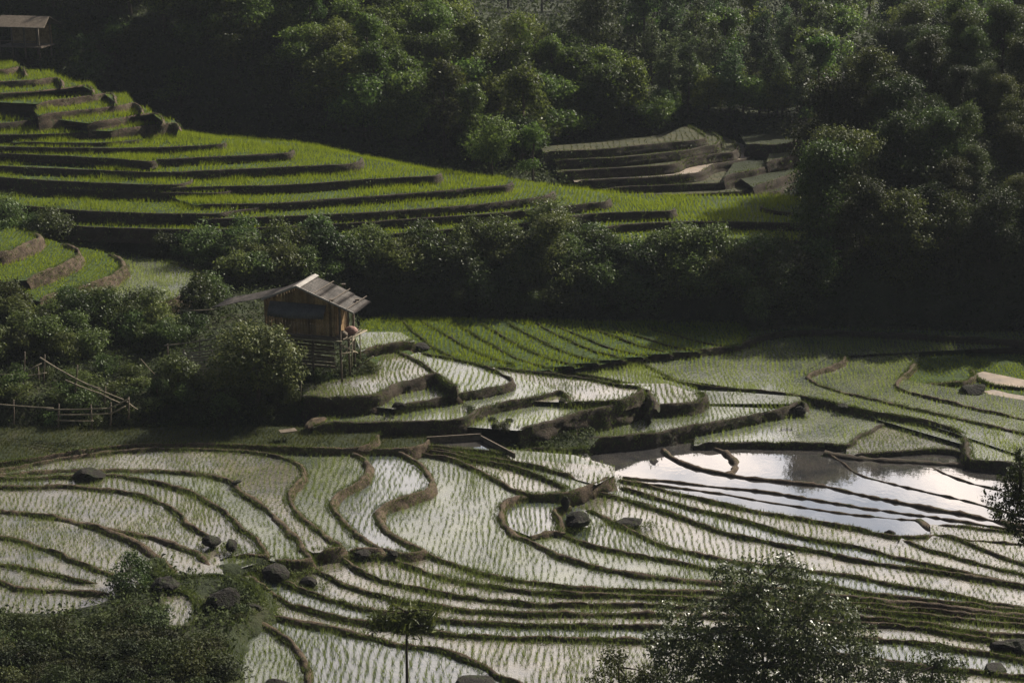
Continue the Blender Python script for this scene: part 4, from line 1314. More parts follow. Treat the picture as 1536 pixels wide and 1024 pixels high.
ug = leaf_cloud(C, np.tile([[0, -0.2, 0.6]], (len(C), 1)), np.repeat(np.where(vfar, 0.6, np.where(far, 0.34, 0.2)), tw), rg, 0.45, 0.4, 0.9)
WD_ = []
for Ly in LAYERS:
    e = Ly['edge']
    Ln = np.hypot(*np.diff(e, axis=0).T).sum()
    n_ = int(Ln * (0.4 if 112 < e[:, 1].mean() < 133 else 1) * (3.2 if Ly['drop'] > 0.55 else 1.2) * (10 if Ly['kind'] == 'earth' else 1))
    t_ = rg.uniform(0, len(e) - 1.001, n_)
    j_ = t_.astype(int)
    q_ = e[j_] + (e[j_ + 1] - e[j_]) * (t_ - j_)[:, None]
    nn_ = offset_normals(e, Ly['sgn'])[j_]
    fh_ = rg.uniform(-0.1, Ly['drop'] * 0.9, n_)
    ok_ = vnoise(q_[:, 0], q_[:, 1], None, 0.6) > -0.15
    off_ = np.where(fh_ > 0, 0.08 + fh_ * Ly['slope'], -abs(Ly['bw']) * 0.5)
    q_ = q_ + nn_ * off_[:, None]
    b_, _i = layer_z(q_[:, 0], q_[:, 1])
    ok_ &= b_ <= Ly['z'] - fh_ + 0.12
    P_ = np.c_[q_, Ly['z'] - fh_ + 0.02][ok_]
    WD_.append(P_)
for (px_s, py_s, w_s, h_s, z_s) in ((318, 808, 34, 22, 1.55), (348, 814, 26, 22, 1.55), (415, 852, 60, 28, 1.0), (462, 868, 40, 24, 0.98), (335, 888, 66, 44, 1.93), (378, 908, 34, 40, 1.5), (250, 872, 64, 24, 1.93), (868, 776, 52, 28, 0.42), (945, 780, 60, 14, 0.3), (130, 706, 62, 20, 1.45), (590, 828, 26, 14, 0.9), (545, 826, 40, 12, 1.0), (400, 838, 60, 20, 1.3), (440, 846, 50, 20, 1.2)):
    n_ = int(w_s * 2.2)
    a_ = rg.uniform(0, 6.28, n_)
    rr_ = rg.uniform(0.35, 0.75, n_)
    WD_.append(np.array([at(px_s + math.cos(t) * w_s * r, py_s + h_s * 0.45 + math.sin(t) * h_s * 0.4 * r, z_s + 0.05) for t, r in zip(a_, rr_)]))
WP = np.vstack(WD_)
wf = WP[:, 1] > 108
tw2 = 9
C = np.repeat(WP, tw2, 0) + rg.normal(0, 1, (len(WP) * tw2, 3)) * np.repeat(np.where(wf, 0.14, 0.09), tw2)[:, None] * np.array([1, 1, 0.8])
wd = leaf_cloud(C, np.tile([[0, -0.3, 0.5]], (len(C), 1)), np.repeat(np.where(wf, 0.14, 0.085), tw2), rg, 0.4, 0.4, 0.9)
me = quad_mesh_data('weeds', wd, M['grass'])
o = bpy.data.objects.new('weeds', me)
col.objects.link(o)
tag(o, 'weeds and ferns rooted in the earth faces of the terraces', 'weeds', kind='stuff')
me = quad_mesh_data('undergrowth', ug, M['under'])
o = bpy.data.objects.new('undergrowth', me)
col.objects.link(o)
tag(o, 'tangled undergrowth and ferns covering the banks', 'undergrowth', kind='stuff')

# ------------------------------------------------------------ the stilt hut
M['boards'] = earth_mat('weathered_boards', [(0.3, (0.12, 0.075, 0.035)), (0.55, (0.27, 0.18, 0.09)), (0.75, (0.18, 0.13, 0.075))], 2.2, 0.85, 0.01, 14.0, 0.7, 0.55)
M['tin'] = earth_mat('weathered_roof_sheet', [(0.3, (0.035, 0.030, 0.026)), (0.5, (0.075, 0.064, 0.055)), (0.72, (0.15, 0.13, 0.115))], 1.9, 0.6, 0.02, 12.0, 0.9)
M['tin_blue'] = earth_mat('grey_awning_sheet', [(0.3, (0.07, 0.066, 0.062)), (0.7, (0.15, 0.14, 0.13))], 1.6, 0.6, 0.01, 9.0, 0.5)
M['edge'] = earth_mat('pale_roof_edge', [(0.3, (0.22, 0.20, 0.18)), (0.7, (0.36, 0.33, 0.30))], 3.0, 0.6, 0.01, 9.0, 0.4)
M['pole'] = earth_mat('old_pole_wood', [(0.3, (0.07, 0.055, 0.04)), (0.7, (0.18, 0.145, 0.11))], 4.0, 0.8, 0.01, 12.0, 0.6)
M['cloth'] = earth_mat('pink_sack', [(0.3, (0.25, 0.14, 0.12)), (0.7, (0.38, 0.24, 0.21))], 4.0, 0.8, 0.02, 9.0, 0.4)

D0 = 91.5
corner = atD(503, 505, D0)                   # floor level at the right front corner
HYAW = math.radians(-17)
hut = empty('stilt_hut', (corner[0], corner[1], corner[2]), HYAW)
tag(hut, 'old wooden stilt hut with low grey sheet roof at the edge of the fields', 'hut')
WH, WW, WD = 2.05, 4.3, 2.05                  # wall height, width (to the left), depth
AX = -2.1                                    # ridge position along the front
APZ = 2.75
SL, SLL = 0.36, 0.42


def roof_z(x):
    return APZ - (SL * (x - AX) if x > AX else SLL * (AX - x))


# walls of upright boards with slightly different faces
def board_wall(mb, x0, x1, axis, fixed, top, rng, zb=0.0):
    x = x0
    while x < x1 - 0.02:
        w = min(rng.uniform(0.13, 0.19), x1 - x)
        j = rng.uniform(-0.012, 0.012)
        h = top(x + w / 2) - zb + rng.uniform(-0.03, 0.0)
        if axis == 'x':
            mb.box((x + w / 2, fixed + j, zb + h / 2), (w - 0.028, 0.03, h))
        else:
            mb.box((fixed + j, x + w / 2, zb + h / 2), (0.03, w - 0.028, h))
        x += w


hr = np.random.default_rng(3)
mb = MB()
board_wall(mb, -WW, 0.0, 'x', 0.0, lambda x: min(roof_z(x) - 0.12, 2.7), hr)
mb.build('front_wall', M['boards'], hut)
mb = MB()
board_wall(mb, -WW, 0.0, 'x', WD, lambda x: min(roof_z(x) - 0.12, 2.7), hr)
mb.build('rear_wall', M['boards'], hut)
mb = MB()
board_wall(mb, 0.02, WD, 'y', 0.0, lambda y: WH - 0.08, hr)
mb.build('side_wall', M['boards'], hut)
mb = MB()
board_wall(mb, 0.02, WD, 'y', -WW, lambda y: 1.85, hr)
mb.build('side_wall', M['boards'], hut)
mb = MB()
mb.box((-WW / 2, WD / 2, -0.07), (WW + 0.5, WD + 0.5, 0.08))
for k in range(9):
    mb.tube([(-WW - 0.4, 0.15 + k * 0.22, -0.16), (0.75, 0.1 + k * 0.22, -0.16)], 0.05, 6)
mb.build('floor', M['pole'], hut)


def corrugated(mb, x0, x1, y0, y1, zf, rng, nx=6, pitch=0.18, amp=0.022, th=0.012):
    """roof sheet, ribs running down the slope (along x)"""
    ys = np.arange(y0, y1 + 0.001, pitch / 4)
    xs = np.linspace(x0, x1, nx)
    sag = [rng.uniform(-0.03, 0.02) for _ in ys]
    top, b = [], len(mb.v)
    for layer in (0, -th):
        for yi, y in enumerate(ys):
            for x in xs:
                z = zf(x) + amp * math.sin(2 * math.pi * (y - y0) / pitch) + 0.02 * math.sin(x * 3 + y * 1.7) + layer
                mb.v.append((x, y, z))
    n = len(xs)
    off = len(ys) * n
    for i in range(len(ys) - 1):
        for j in range(n - 1):
            a = b + i * n + j
            mb.f.append((a, a + 1, a + 1 + n, a + n))
            mb.f.append((a + off, a + n + off, a + n + 1 + off, a + 1 + off))
    for i in range(len(ys) - 1):
        for j in (0, n - 1):
            a = b + i * n + j
            mb.f.append((a, a + n, a + n + off, a + off))
    for j in range(n - 1):
        for i in (0, len(ys) - 1):
            a = b + i * n + j
            mb.f.append((a, a + off, a + 1 + off, a + 1))


# right slope in overlapping courses
YF, YB = -0.35, WD + 0.2
mb = MB()
for k, (xa, xb) in enumerate([(AX, AX + 1.3), (AX + 1.18, AX + 2.4), (AX + 2.28, AX + 3.4)]):
    corrugated(mb, xa, xb, YF - 0.04 * k, YB + 0.06 * (k % 2), lambda x, k=k: roof_z(x) + 0.075 - 0.028 * k, hr)
right_roof = mb.build('right_roof_slope', M['tin'], hut, True)
mb = MB()
corrugated(mb, AX - 2.1, AX, YF, YB, lambda x: roof_z(x) + 0.05, hr)
mb.build('left_roof_slope', M['tin'], hut, True)
# low lean-to roof running off to the left
LX0 = AX - 2.0
mb = MB()
zl = roof_z(LX0)
corrugated(mb, LX0 - 3.7, LX0, 0.35, YB + 0.2, lambda x: zl + 0.02 - 0.27 * (LX0 - x), hr)
mb.build('lean_to_roof', M['tin'], hut, True)
# pale verge boards along the front gable and the ridge cap
mb = MB()
for (xa, za, xb, zb_) in ((AX, APZ + 0.10, AX + 3.4, roof_z(AX + 3.4) + 0.06), (AX, APZ + 0.10, AX - 2.15, roof_z(AX - 2.15) + 0.08)):
    L_ = math.hypot(xb - xa, zb_ - za)
    Rm = Matrix.Rotation(-math.atan2(zb_ - za, xb - xa), 3, 'Y')
    mb.box(((xa + xb) / 2, YF - 0.06, (za + zb_) / 2), (L_, 0.035, 0.11), Rm)
mb.build('verge_board', M['edge'], hut)
mb = MB()
for s in (-1, 1):
    Rm = Matrix.Rotation(s * 0.36, 3, 'Y')
    mb.box((AX + s * 0.11, (YF + YB) / 2, APZ + 0.105), (0.26, YB - YF + 0.1, 0.016), Rm)
mb.build('ridge_cap', M['edge'], hut)
mb = MB()
for p in [(AX + 2.0, -0.2), (AX + 2.9, 1.4), (AX + 1.6, 2.6)]:
    mb.box((p[0], p[1], roof_z(p[0]) + 0.14), (0.22, 0.16, 0.10), Matrix.Rotation(0.5, 3, 'Z'))
for k in range(3):
    mb.tube([(AX + 1.0 + k * 1.0, YF - 0.1, roof_z(AX + 1.0 + k * 1.0) + 0.13), (AX + 1.05 + k * 1.0, YB + 0.2, roof_z(AX + 1.05 + k * 1.0) + 0.14)], 0.028, 5)
mb.build('roof_weight', M['pole'], hut)
# awning sheet hung over the front wall
mb = MB()
ys = np.arange(-3.9, -0.45, 0.045)
for x in ys:
    pass
b0 = len(mb.v)
for x in ys:
    w = 0.022 * math.sin(2 * math.pi * x / 0.18)
    sagx = 0.05 * math.sin((x + 4) * 1.3)
    mb.v += [(x, -0.05 + w * 0.5, 1.80 + 0.0 * x), (x, -0.42 + w, 1.28 + w - sagx), (x, -0.50 + w, 1.05 + w - sagx)]
for i in range(len(ys) - 1):
    for j in range(2):
        a = b0 + i * 3 + j
        mb.f.append((a, a + 1, a + 4, a + 3))
aw = mb.build('awning', M['tin_blue'], hut, True)
sm = aw.modifiers.new('thick', 'SOLIDIFY')
sm.thickness = 0.012
# posts on the ground, braces and rails
gz = [float(surf_z(*(Matrix.Rotation(HYAW, 3, 'Z') @ Vector((x, y, 0)) + Vector(corner)).xy)[0]) - corner[2] - 0.25 for x, y in ((0.35, -0.1), (-1.4, 0.0), (-2.9, 0.0), (-4.2, 0.0), (0.35, 1.1), (0.3, 2.0), (-2.2, 1.95), (-4.2, 1.95))]
for (x, y), g0 in zip(((0.35, -0.1), (-1.4, 0.0), (-2.9, 0.0), (-4.2, 0.0), (0.35, 1.1), (0.3, 2.0), (-2.2, 1.95), (-4.2, 1.95)), gz):
    mb = MB()
    mb.tube([(x + 0.03, y, g0), (x - 0.02, y + 0.02, g0 * 0.45), (x, y, -0.1 if x < 0.3 else 1.75)], 0.065, 7)
    mb.build('post', M['pole'], hut, True)
for (a_, b_) in (((0.5, -0.3, -0.15), (-4.0, -0.28, -0.2)), ((0.45, -0.2, -1.2), (0.4, 2.4, -0.3)), ((0.4, -0.2, -0.35), (0.5, 2.0, -1.5)), ((-1.6, -0.1, -1.3), (0.6, -0.15, -0.5)), ((0.75, -0.35, 0.0), (1.1, 2.0, -0.1)), ((0.9, 0.1, -1.7), (0.95, 0.2, 0.05)), ((0.95, 1.3, -1.6), (0.95, 1.3, 0.0)), ((-0.3, -0.35, -0.95), (1.0, 0.3, -0.9))):
    mb = MB()
    mb.tube([a_, ((a_[0] + b_[0]) / 2, (a_[1] + b_[1]) / 2, (a_[2] + b_[2]) / 2 - 0.03), b_], 0.04, 6)
    mb.build('brace', M['bamboo'], hut, True)
# stacked boards closing the space below the floor
mb = MB()
for k in range(9):
    mb.box((-2.0 + hr.uniform(-0.05, 0.05), 0.35, -0.35 - 0.2 * k), (3.6, 0.05, 0.15), Matrix.Rotation(hr.uniform(-0.02, 0.02), 3, 'Y'))
mb.build('lower_cladding', M['pole'], hut)
mb = MB()
for k in range(5):
    mb.tube([(0.1 + k * 0.2, -0.1, -0.1), (0.15 + k * 0.2, WD, -0.1)], 0.045, 6)
mb.build('side_ledge', M['pole'], hut)


def hutw(x, y, z):
    return Matrix.Rotation(HYAW, 3, 'Z') @ Vector((x, y, z)) + Vector(corner)


def lump(name, c, size, mat, rng, label, cat, group=None, rz=None, detail=3, rough=0.22, parent=None):
    """irregular stone or sack: a noisy, flattened solid"""
    import bmesh
    bm = bmesh.new()
    bmesh.ops.create_icosphere(bm, subdivisions=detail, radius=0.5)
    sd = rng.uniform(0, 50)
    V = np.array([v.co[:] for v in bm.verts])
    d = 1 + rough * 1.6 * fbm(V[:, 0] + sd, V[:, 1], V[:, 2], 2.0, 3)
    for v, k in zip(bm.verts, d):
        v.co = v.co * float(k)
    # a few planar cuts make it read as rock
    for _ in range(5 if mat == 'rock' else 0):
        nn = Vector(rng.normal(0, 1, 3)).normalized()
        dist = rng.uniform(0.30, 0.42)
        for v in bm.verts:
            ex = v.co.dot(nn) - dist
            if ex > 0:
                v.co -= nn * ex * 0.85
    me = bpy.data.meshes.new(name)
    bm.to_mesh(me)
    bm.free()
    me.materials.append(M[mat])
    o = bpy.data.objects.new(name, me)
    col.objects.link(o)
    o.location = tuple(c)
    o.scale = size
    o.rotation_euler = (0, 0, rng.uniform(0, 3) if rz is None else rz)
    if parent:
        o.parent = parent
    elif label:
        tag(o, label, cat, group)
    return o


p = hutw(0.55, 1.0, 0.12)
lump('sack', p, (0.75, 0.55, 0.5), 'cloth', hr, 'pinkish bundle lying on the ledge at the side of the hut', 'sack', rough=0.12)
p = hutw(0.35, 0.3, 0.1)
lump('basket_bundle', p, (0.5, 0.4, 0.4), 'pole', hr, 'dark bundle beside the pink sack on the hut ledge', 'bundle', rough=0.12)
# the far small hut at top left
h2 = empty('far_hut', tuple(atD(38, 70, 149)), math.radians(-12))
tag(h2, 'small dark hut with open front at the top left edge', 'hut')
S2 = 1.0
for x in (-2.4, -1.2, 0, 1.3):
    for y in (0, 2.2):
        mb = MB()
        mb.tube([(x, y, -1.0), (x, y, 1.75)], 0.07, 6)
        mb.build('post', M['pole'], h2, True)
mb = MB()
mb.box((-0.5, 1.1, -0.05), (4.2, 2.6, 0.1))
mb.build('floor', M['pole'], h2)
mb = MB()
mb.box((-0.5, 2.2, 0.8), (3.9, 0.05, 1.7))
mb.build('wall', M['boards'], h2)
mb = MB()
mb.hexa([(-3.0, -0.6, 1.65), (2.2, -0.6, 1.65), (1.9, 1.1, 2.45), (-2.6, 1.1, 2.45), (-3.0, -0.6, 1.72), (2.2, -0.6, 1.72), (1.9, 1.1, 2.52), (-2.6, 1.1, 2.52)])
mb.hexa([(-2.6, 1.13, 2.45), (1.9, 1.13, 2.45), (2.2, 2.8, 1.65), (-3.0, 2.8, 1.65), (-2.6, 1.13, 2.52), (1.9, 1.13, 2.52), (2.2, 2.8, 1.72), (-3.0, 2.8, 1.72)])
mb.build('roof', M['pole'], h2)
mb = MB()
mb.box((-0.5, -0.1, 0.45), (3.9, 0.05, 0.06))
mb.build('rail', M['pole'], h2)

# ------------------------------------------------------------ single trees and plants
for k_, (px_, D_, s_) in enumerate(((95, 153, 1.2), (70, 157, 1.3), (125, 151, 1.1))):  # extra trees put in to keep the sun off the far hut
    q_ = atD(px_, 75, D_)
    put(P_tall[k_ % 3], q_[0], q_[1], float(surf_z(q_[0], q_[1])[0]) - 0.1, s_, label='tall dark tree added to shade the small hut at the top left', cat='tree', group='trees added to shade the far hut')
def place_at(proto, px, py, D=None, z=None, **k):
    """stand a plant where its foot is seen"""
    if D is None:
        h = hit(px, py)[0]
        b = surf_z(h[0], h[1])[0]
        x, y, z = h[0], h[1], b
    else:
        q = atD(px, py, D)
        x, y, z = q[0], q[1], (q[2] if z is None else z)
    return put(proto, x, y, z - 0.05, **k)


tr = np.random.default_rng(77)
# rounded tree in front of the hut
fx, fy = 385, 612
q = at(fx, fy, 2.1)
blobs = [(-1.3, 0, 2.6, 1.2, 1.1, 0.9), (0.2, 0.2, 3.7, 1.5, 1.3, 1.0), (1.3, -0.2, 2.9, 1.2, 1.1, 0.9), (-0.6, -0.3, 3.3, 1.4, 1.2, 1.0), (1.9, 0, 2.0, 0.8, 0.8, 0.7), (0.4, -0.5, 2.4, 1.5, 1.1, 0.9), (-1.9, 0.2, 1.9, 0.8, 0.8, 0.7), (0.9, 0.3, 3.9, 0.9, 0.9, 0.7), (-0.9, 0.4, 4.15, 0.9, 0.9, 0.5), (1.9, 0.1, 3.1, 0.7, 0.7, 0.6)]
t_hut = make_plant('round_tree', 'leaf_yellow', blobs, 9500, 0.19, tr, ([(0, 0, -0.5), (0.15, 0, 0.8), (0.1, 0, 2.0), (0.3, 0, 3.4)], [0.13, 0.11, 0.09, 0.03]),
                   limbs_to(blobs, (0.2, 0, 3.0), 0.10, tr, 7), spread=0.17, up=0.9)
put(t_hut, q[0], q[1], q[2], 1.0, 0, 1.0, 'rounded tree with yellow-tipped leaves in front of the stilt hut', 'tree')
# its smaller neighbour over the bamboo steps
q = at(268, 585, 2.7)
blobs = [(0, 0, 1.2, 0.7, 0.6, 0.4), (0.5, 0, 1.0, 0.6, 0.6, 0.4), (-0.6, 0, 1.3, 0.5, 0.5, 0.4), (0.9, 0, 0.6, 0.5, 0.5, 0.35), (-0.1, 0.1, 1.6, 0.5, 0.5, 0.3)]
t_sm = make_plant('small_tree', 'leaf_bush', blobs, 2300, 0.16, tr, ([(0, 0, -0.4), (0, 0, 1.3)], [0.05, 0.03]), (), spread=0.12, up=0.9)
put(t_sm, q[0], q[1], q[2], 1.1, 0, 1.1, 'small grey-green tree growing below the bamboo steps', 'tree')
# conical tree at the left end of the long bank
pc = proto_slim('conical_tree', 'leaf_bush', 3.2, 2.0, tr, 2600, 0.16)
place_at(pc, 366, 388, label='small conical tree rising above the bushes left of the hut roof', s=1.0)
# taller round-headed bush in the middle of the bank
pm = proto_broad('bank_tree', 'leaf_bush', 4.6, 3.6, tr, 7500, 0.18, 12, 0.12, 0.1)
place_at(pm, 825, 425, label='tallest bushy tree in the middle of the long bank', s=1.05)
pm2 = proto_broad('bank_tree', 'leaf_bush', 3.0, 2.2, tr, 4000, 0.18, 9, 0.15, 0.07)
place_at(pm2, 690, 480, label='pale green bush at the foot of the bank behind the slanting plots', cat='bush', s=0.7)
# two trees on the saddle in front of the brown terraces
pt = proto_broad('saddle_tree', 'leaf_forest', 4.4, 3.6, tr, 5600, 0.22, 11, 0.3, 0.12)
place_at(pt, 738, 262, D=131, label='dark rounded tree on the saddle beyond the green ridge', s=1.0)
pt2 = proto_broad('saddle_tree', 'leaf_forest', 4.6, 2.4, tr, 3800, 0.20, 9, 0.3, 0.09)
place_at(pt2, 800, 275, D=132, label='slender tree with reddish twigs beside the brown terraces', s=0.95)
# tall single trees standing out of the forest
pp = proto_slim('tall_tree', 'leaf_forest', 9.5, 3.0, tr, 4200, 0.26)
place_at(pp, 780, 178, D=150, label='tall thin tree with a bare lower trunk in the forest gap', s=1.0)
pq = proto_broad('tall_tree', 'leaf_forest', 6.5, 3.6, tr, 6000, 0.26, 12, 0.45, 0.16)
place_at(pq, 785, 122, D=163, label='round-topped tree against the far blue slope', s=1.0)
pr = proto_slim('tall_tree', 'leaf_blue', 8.5, 4.2, tr, 6000, 0.28)
place_at(pr, 895, 108, D=158, label='layered tall tree on the left of the far wood', s=1.0)

# big dark shrub at lower right, standing on the near slope
def near_plant(name, px0, py0, px1, py1, D, leaf, n, mat, label, cat, blobs_px, trunk_px, twig=6, r0=0.09, aspect=0.5, depth=0.8, spread=0.12, up=0.5):
    """crown blobs given as (px, py, radius px); foot outside or at the frame's edge"""
    foot = atD(trunk_px[0][0], trunk_px[0][1], D)
    s = D / math.cos(math.atan((512 - 900) / FPX)) / FPX
    bl = []
    for (bx, by, br) in blobs_px:
        c = atD(bx, by, D + tr.uniform(-depth, depth))
        r = br * D / FPX * 1.02
        bl.append((c[0] - foot[0], c[1] - foot[1], c[2] - foot[2], r, r, r * 0.85))
    tp = [Vector(atD(x, y, D)) - Vector(foot) for x, y in trunk_px]
    limbs = []
    for b in bl:
        k = min(range(len(tp)), key=lambda i: abs((tp[i] - Vector(b[:3])).length - 0.6))
        st = tp[k]
        mid = (st + Vector(b[:3])) / 2 + Vector((0, 0, 0.06))
        limbs.append(([st, mid, Vector(b[:3])], [r0 * 0.45, r0 * 0.3, r0 * 0.1]))
    zmin = min(b[2] - b[5] for b in bl)
    C, N_ = crown_points([(b[0], b[1], b[2] - zmin + 0.1, *b[3:]) for b in bl], n, tr, twig, spread)
    C[:, 2] += zmin - 0.1
    root = empty(name, tuple(foot))
    me = quad_mesh_data('crown', leaf_cloud(C, N_, leaf, tr, aspect, up), M[mat])
    o = bpy.data.objects.new('crown', me)
    col.objects.link(o)
    o.parent = root
    mb = MB()
    mb.tube(tp, [r0 * (1 - 0.7 * i / max(1, len(tp) - 1)) for i in range(len(tp))], 7)
    for pts, r in limbs:
        mb.tube(pts, r, 5)
    mb.build('trunk', M['bark'], root, True)
    tag(root, label, cat)
    return root


near_plant('large_shrub', 0, 0, 0, 0, 55, 0.15, 32000, 'leaf_near', 'large dark glossy-leaved shrub filling the lower right foreground', 'shrub',
           [(1090, 860, 22), (1105, 900, 30), (1130, 880, 24), (1165, 850, 26), (1195, 870, 26), (1150, 920, 45), (1060, 930, 38), (1020, 945, 32), (1010, 985, 38), (1080, 985, 55), (1150, 990, 60), (1220, 960, 45), (1260, 925, 34), (1285, 950, 24), (1230, 1010, 50), (1290, 1000, 30), (1195, 910, 34), (1100, 1030, 60), (1180, 1040, 60), (1240, 880, 18), (1300, 975, 18), (1000, 1030, 40), (1120, 950, 40), (1180, 960, 50), (1060, 1000, 50), (990, 965, 26), (1325, 1010, 26), (1300, 1040, 34), (1255, 985, 40), (1000, 915, 18), (1120, 845, 14), (1180, 838, 12), (1225, 900, 20)],
           [(1150, 1130), (1150, 1060), (1145, 1000), (1140, 940), (1130, 890)], spread=0.13)
near_plant('leafy_shrub', 0, 0, 0, 0, 56, 0.12, 4600, 'leaf_bush', 'leafy shrub at the bottom edge left of the large dark shrub', 'shrub',
           [(920, 985, 20), (910, 1015, 26), (945, 1025, 24), (975, 1010, 20), (965, 1035, 30), (890, 1040, 20)], [(930, 1110), (930, 1040), (928, 1000)], spread=0.08)
near_plant('feathery_bush', 0, 0, 0, 0, 57, 0.11, 7500, 'leaf_bush', 'rounded feathery bush at the bottom right corner', 'bush',
           [(1410, 985, 26), (1385, 1005, 30), (1425, 1010, 28), (1360, 1020, 30), (1400, 1040, 36), (1340, 1045, 30), (1440, 1040, 24), (1320, 1020, 18)], [(1390, 1110), (1392, 1050), (1400, 1000)], spread=0.08)
near_plant('umbrella_tree', 0, 0, 0, 0, 54, 0.40, 900, 'leaf_gloss', 'single slim tree with a flat drooping crown at bottom centre', 'tree',
           [(612, 915, 16), (585, 928, 14), (640, 925, 14), (565, 936, 10), (655, 915, 10), (610, 935, 18), (632, 940, 10), (590, 910, 10), (560, 925, 6), (652, 940, 7)], [(612, 1150), (611, 1040), (610, 985), (610, 940), (610, 918)], twig=5, r0=0.075, aspect=0.17, depth=0.3, spread=0.15, up=0.2)
near_plant('overhanging_tree', 0, 0, 0, 0, 60, 0.15, 7000, 'leaf_gloss', 'dark tree branch reaching in from the right edge over the ponds', 'tree',
           [(1500, 745, 22), (1520, 720, 22), (1495, 765, 16), (1530, 765, 26), (1535, 705, 20), (1550, 740, 40), (1518, 785, 14), (1535, 805, 16), (1560, 790, 30), (1530, 680, 12), (1580, 760, 50)], [(1680, 1000), (1640, 880), (1600, 800), (1570, 760), (1530, 745)], spread=0.09, r0=0.12)
near_plant('dark_shrub', 0, 0, 0, 0, 66.5, 0.12, 5500, 'leaf_bush', 'dark upright shrub standing between the plots at lower left', 'shrub',
           [(195, 838, 14), (185, 858, 18), (210, 855, 16), (197, 878, 26), (175, 872, 14), (222, 876, 14), (198, 898, 28), (205, 842, 10)], [(198, 915), (198, 890), (196, 850)], r0=0.04, spread=0.07)

scatter([(500, 548), (545, 530), (578, 548), (572, 585), (520, 592), (480, 600), (450, 590)], 14, P_shrub, tr, 0.45, 0.8, 0.55,
        'small shrub on the earth slope below the stilt hut', 'shrub', 'shrubs of the slope below the hut')
# leafy mound in the lower left foreground
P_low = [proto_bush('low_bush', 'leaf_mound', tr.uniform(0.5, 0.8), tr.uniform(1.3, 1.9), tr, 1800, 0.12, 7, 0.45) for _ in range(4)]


def scatter_on(poly, n, protos, rng, smin, smax, mind, label, cat, group, zc):
    Q = in_poly_px(poly, n * 8, rng)
    pts = []
    for x, y in Q:
        if len(pts) >= n:
            break
        w = at(x, y, zc)
        if all((w[0] - a[0]) ** 2 + (w[1] - a[1]) ** 2 > mind ** 2 for a in pts):
            pts.append(w)
    for k, w in enumerate(pts):
        put(protos[k % len(protos)], w[0], w[1], float(surf_z(w[0], w[1])[0]) - 0.05, rng.uniform(smin, smax), rng.uniform(0, 6.28), None, label, cat, group)


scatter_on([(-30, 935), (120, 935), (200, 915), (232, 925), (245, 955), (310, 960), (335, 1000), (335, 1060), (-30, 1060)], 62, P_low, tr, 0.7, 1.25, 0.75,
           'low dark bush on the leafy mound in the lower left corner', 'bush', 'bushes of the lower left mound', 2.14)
scatter_on([(335, 868), (375, 880), (385, 905), (350, 925), (325, 905)], 5, P_low, tr, 0.4, 0.6, 0.5,
           'small green bush on the earth bank beside the footpath', 'bush', 'small bushes by the footpath', 2.14)
scatter_on([(740, 668), (700, 645), (860, 655), (860, 668)], 9, P_low, tr, 0.35, 0.6, 0.5,
           'small weedy bush on the earth shelf beside the small pond', 'bush', 'small bushes by the small pond', 0.6)

# ------------------------------------------------------------ stones
STONES = [
    (130, 706, 62, 20, 1.66, 'long dark boulder lying on the bank at far left'),
    (318, 808, 34, 22, 1.75, 'rounded dark stone at the left of a pair between the plots'),
    (348, 814, 26, 22, 1.75, 'smaller dark stone at the right of a pair between the plots'),
    (415, 852, 60, 28, 1.2, 'broad earthy boulder at the end of the serpentine plots'),
    (462, 868, 40, 24, 1.05, 'pointed dark stone beside the broad earthy boulder'),
    (335, 888, 66, 44, 2.1, 'large cracked boulder on the bank above the footpath'),
    (378, 908, 34, 40, 1.6, 'dark mossy stone at the edge of the bank by the footpath'),
    (250, 872, 64, 24, 2.1, 'flat overhanging stone above the small plot at lower left'),
    (590, 828, 26, 14, 1.05, 'dark stone where the lower dikes meet'),
    (545, 826, 40, 12, 1.1, 'low flat stone on the dike beside the meeting point'),
    (868, 774, 52, 28, 0.55, 'mossy black boulder by the small round plot'),
    (945, 779, 60, 14, 0.3, 'long flat black stone standing in the seedlings'),
    (848, 748, 18, 26, 0.75, 'upright dark stone at the upper right of the round plot'),
    (1335, 798, 20, 10, -0.3, 'small stone at the near edge of the pond'),
    (1508, 720, 24, 9, -0.4, 'small dark rock in the pond near the right edge'),
    (1515, 965, 70, 34, 1.0, 'large dark boulder at the lower right edge'),
    (1490, 1000, 50, 30, 1.0, 'dark boulder on the path at the lower right'),
    (415, 1022, 50, 22, 1.5, 'dark pointed stone at the bottom edge in the bay plot'),
    (720, 1022, 90, 22, 1.2, 'flat dark earth hump at the bottom edge'),
    (632, 517, 34, 18, 2.0, 'earthy outcrop between the hut plots and the slanting plots'),
    (843, 600, 16, 14, 1.6, 'small stone at the tip of a bank in the middle terraces'),
    (1200, 612, 22, 16, 0.75, 'stone at the tip of the long curved bank'),
    (1265, 606, 22, 8, 0.35, 'small lump of stone on the dike of the middle field'),
    (1462, 580, 50, 22, 0.1, 'dark overgrown rock at the far right of the middle field'),
    (598, 605, 26, 12, 2.3, 'dark stone below the white plot beside the hut'),
    (355, 721, 18, 7, 1.7, 'small flat stone on the dike at left'),
]
sr = np.random.default_rng(8)
for (px, py, w, h, z, lab) in STONES:
    q = at(px, py + h * 0.35, z)
    s = np.linalg.norm(q - CAM) / FPX
    lump('boulder' if w > 35 else 'stone', (q[0], q[1], q[2] + h * s * 0.12), (w * s * 0.74, w * s * 0.6, h * s * 0.9), 'rock', sr, lab, 'boulder' if w > 35 else 'stone', rz=sr.uniform(-0.4, 0.4))


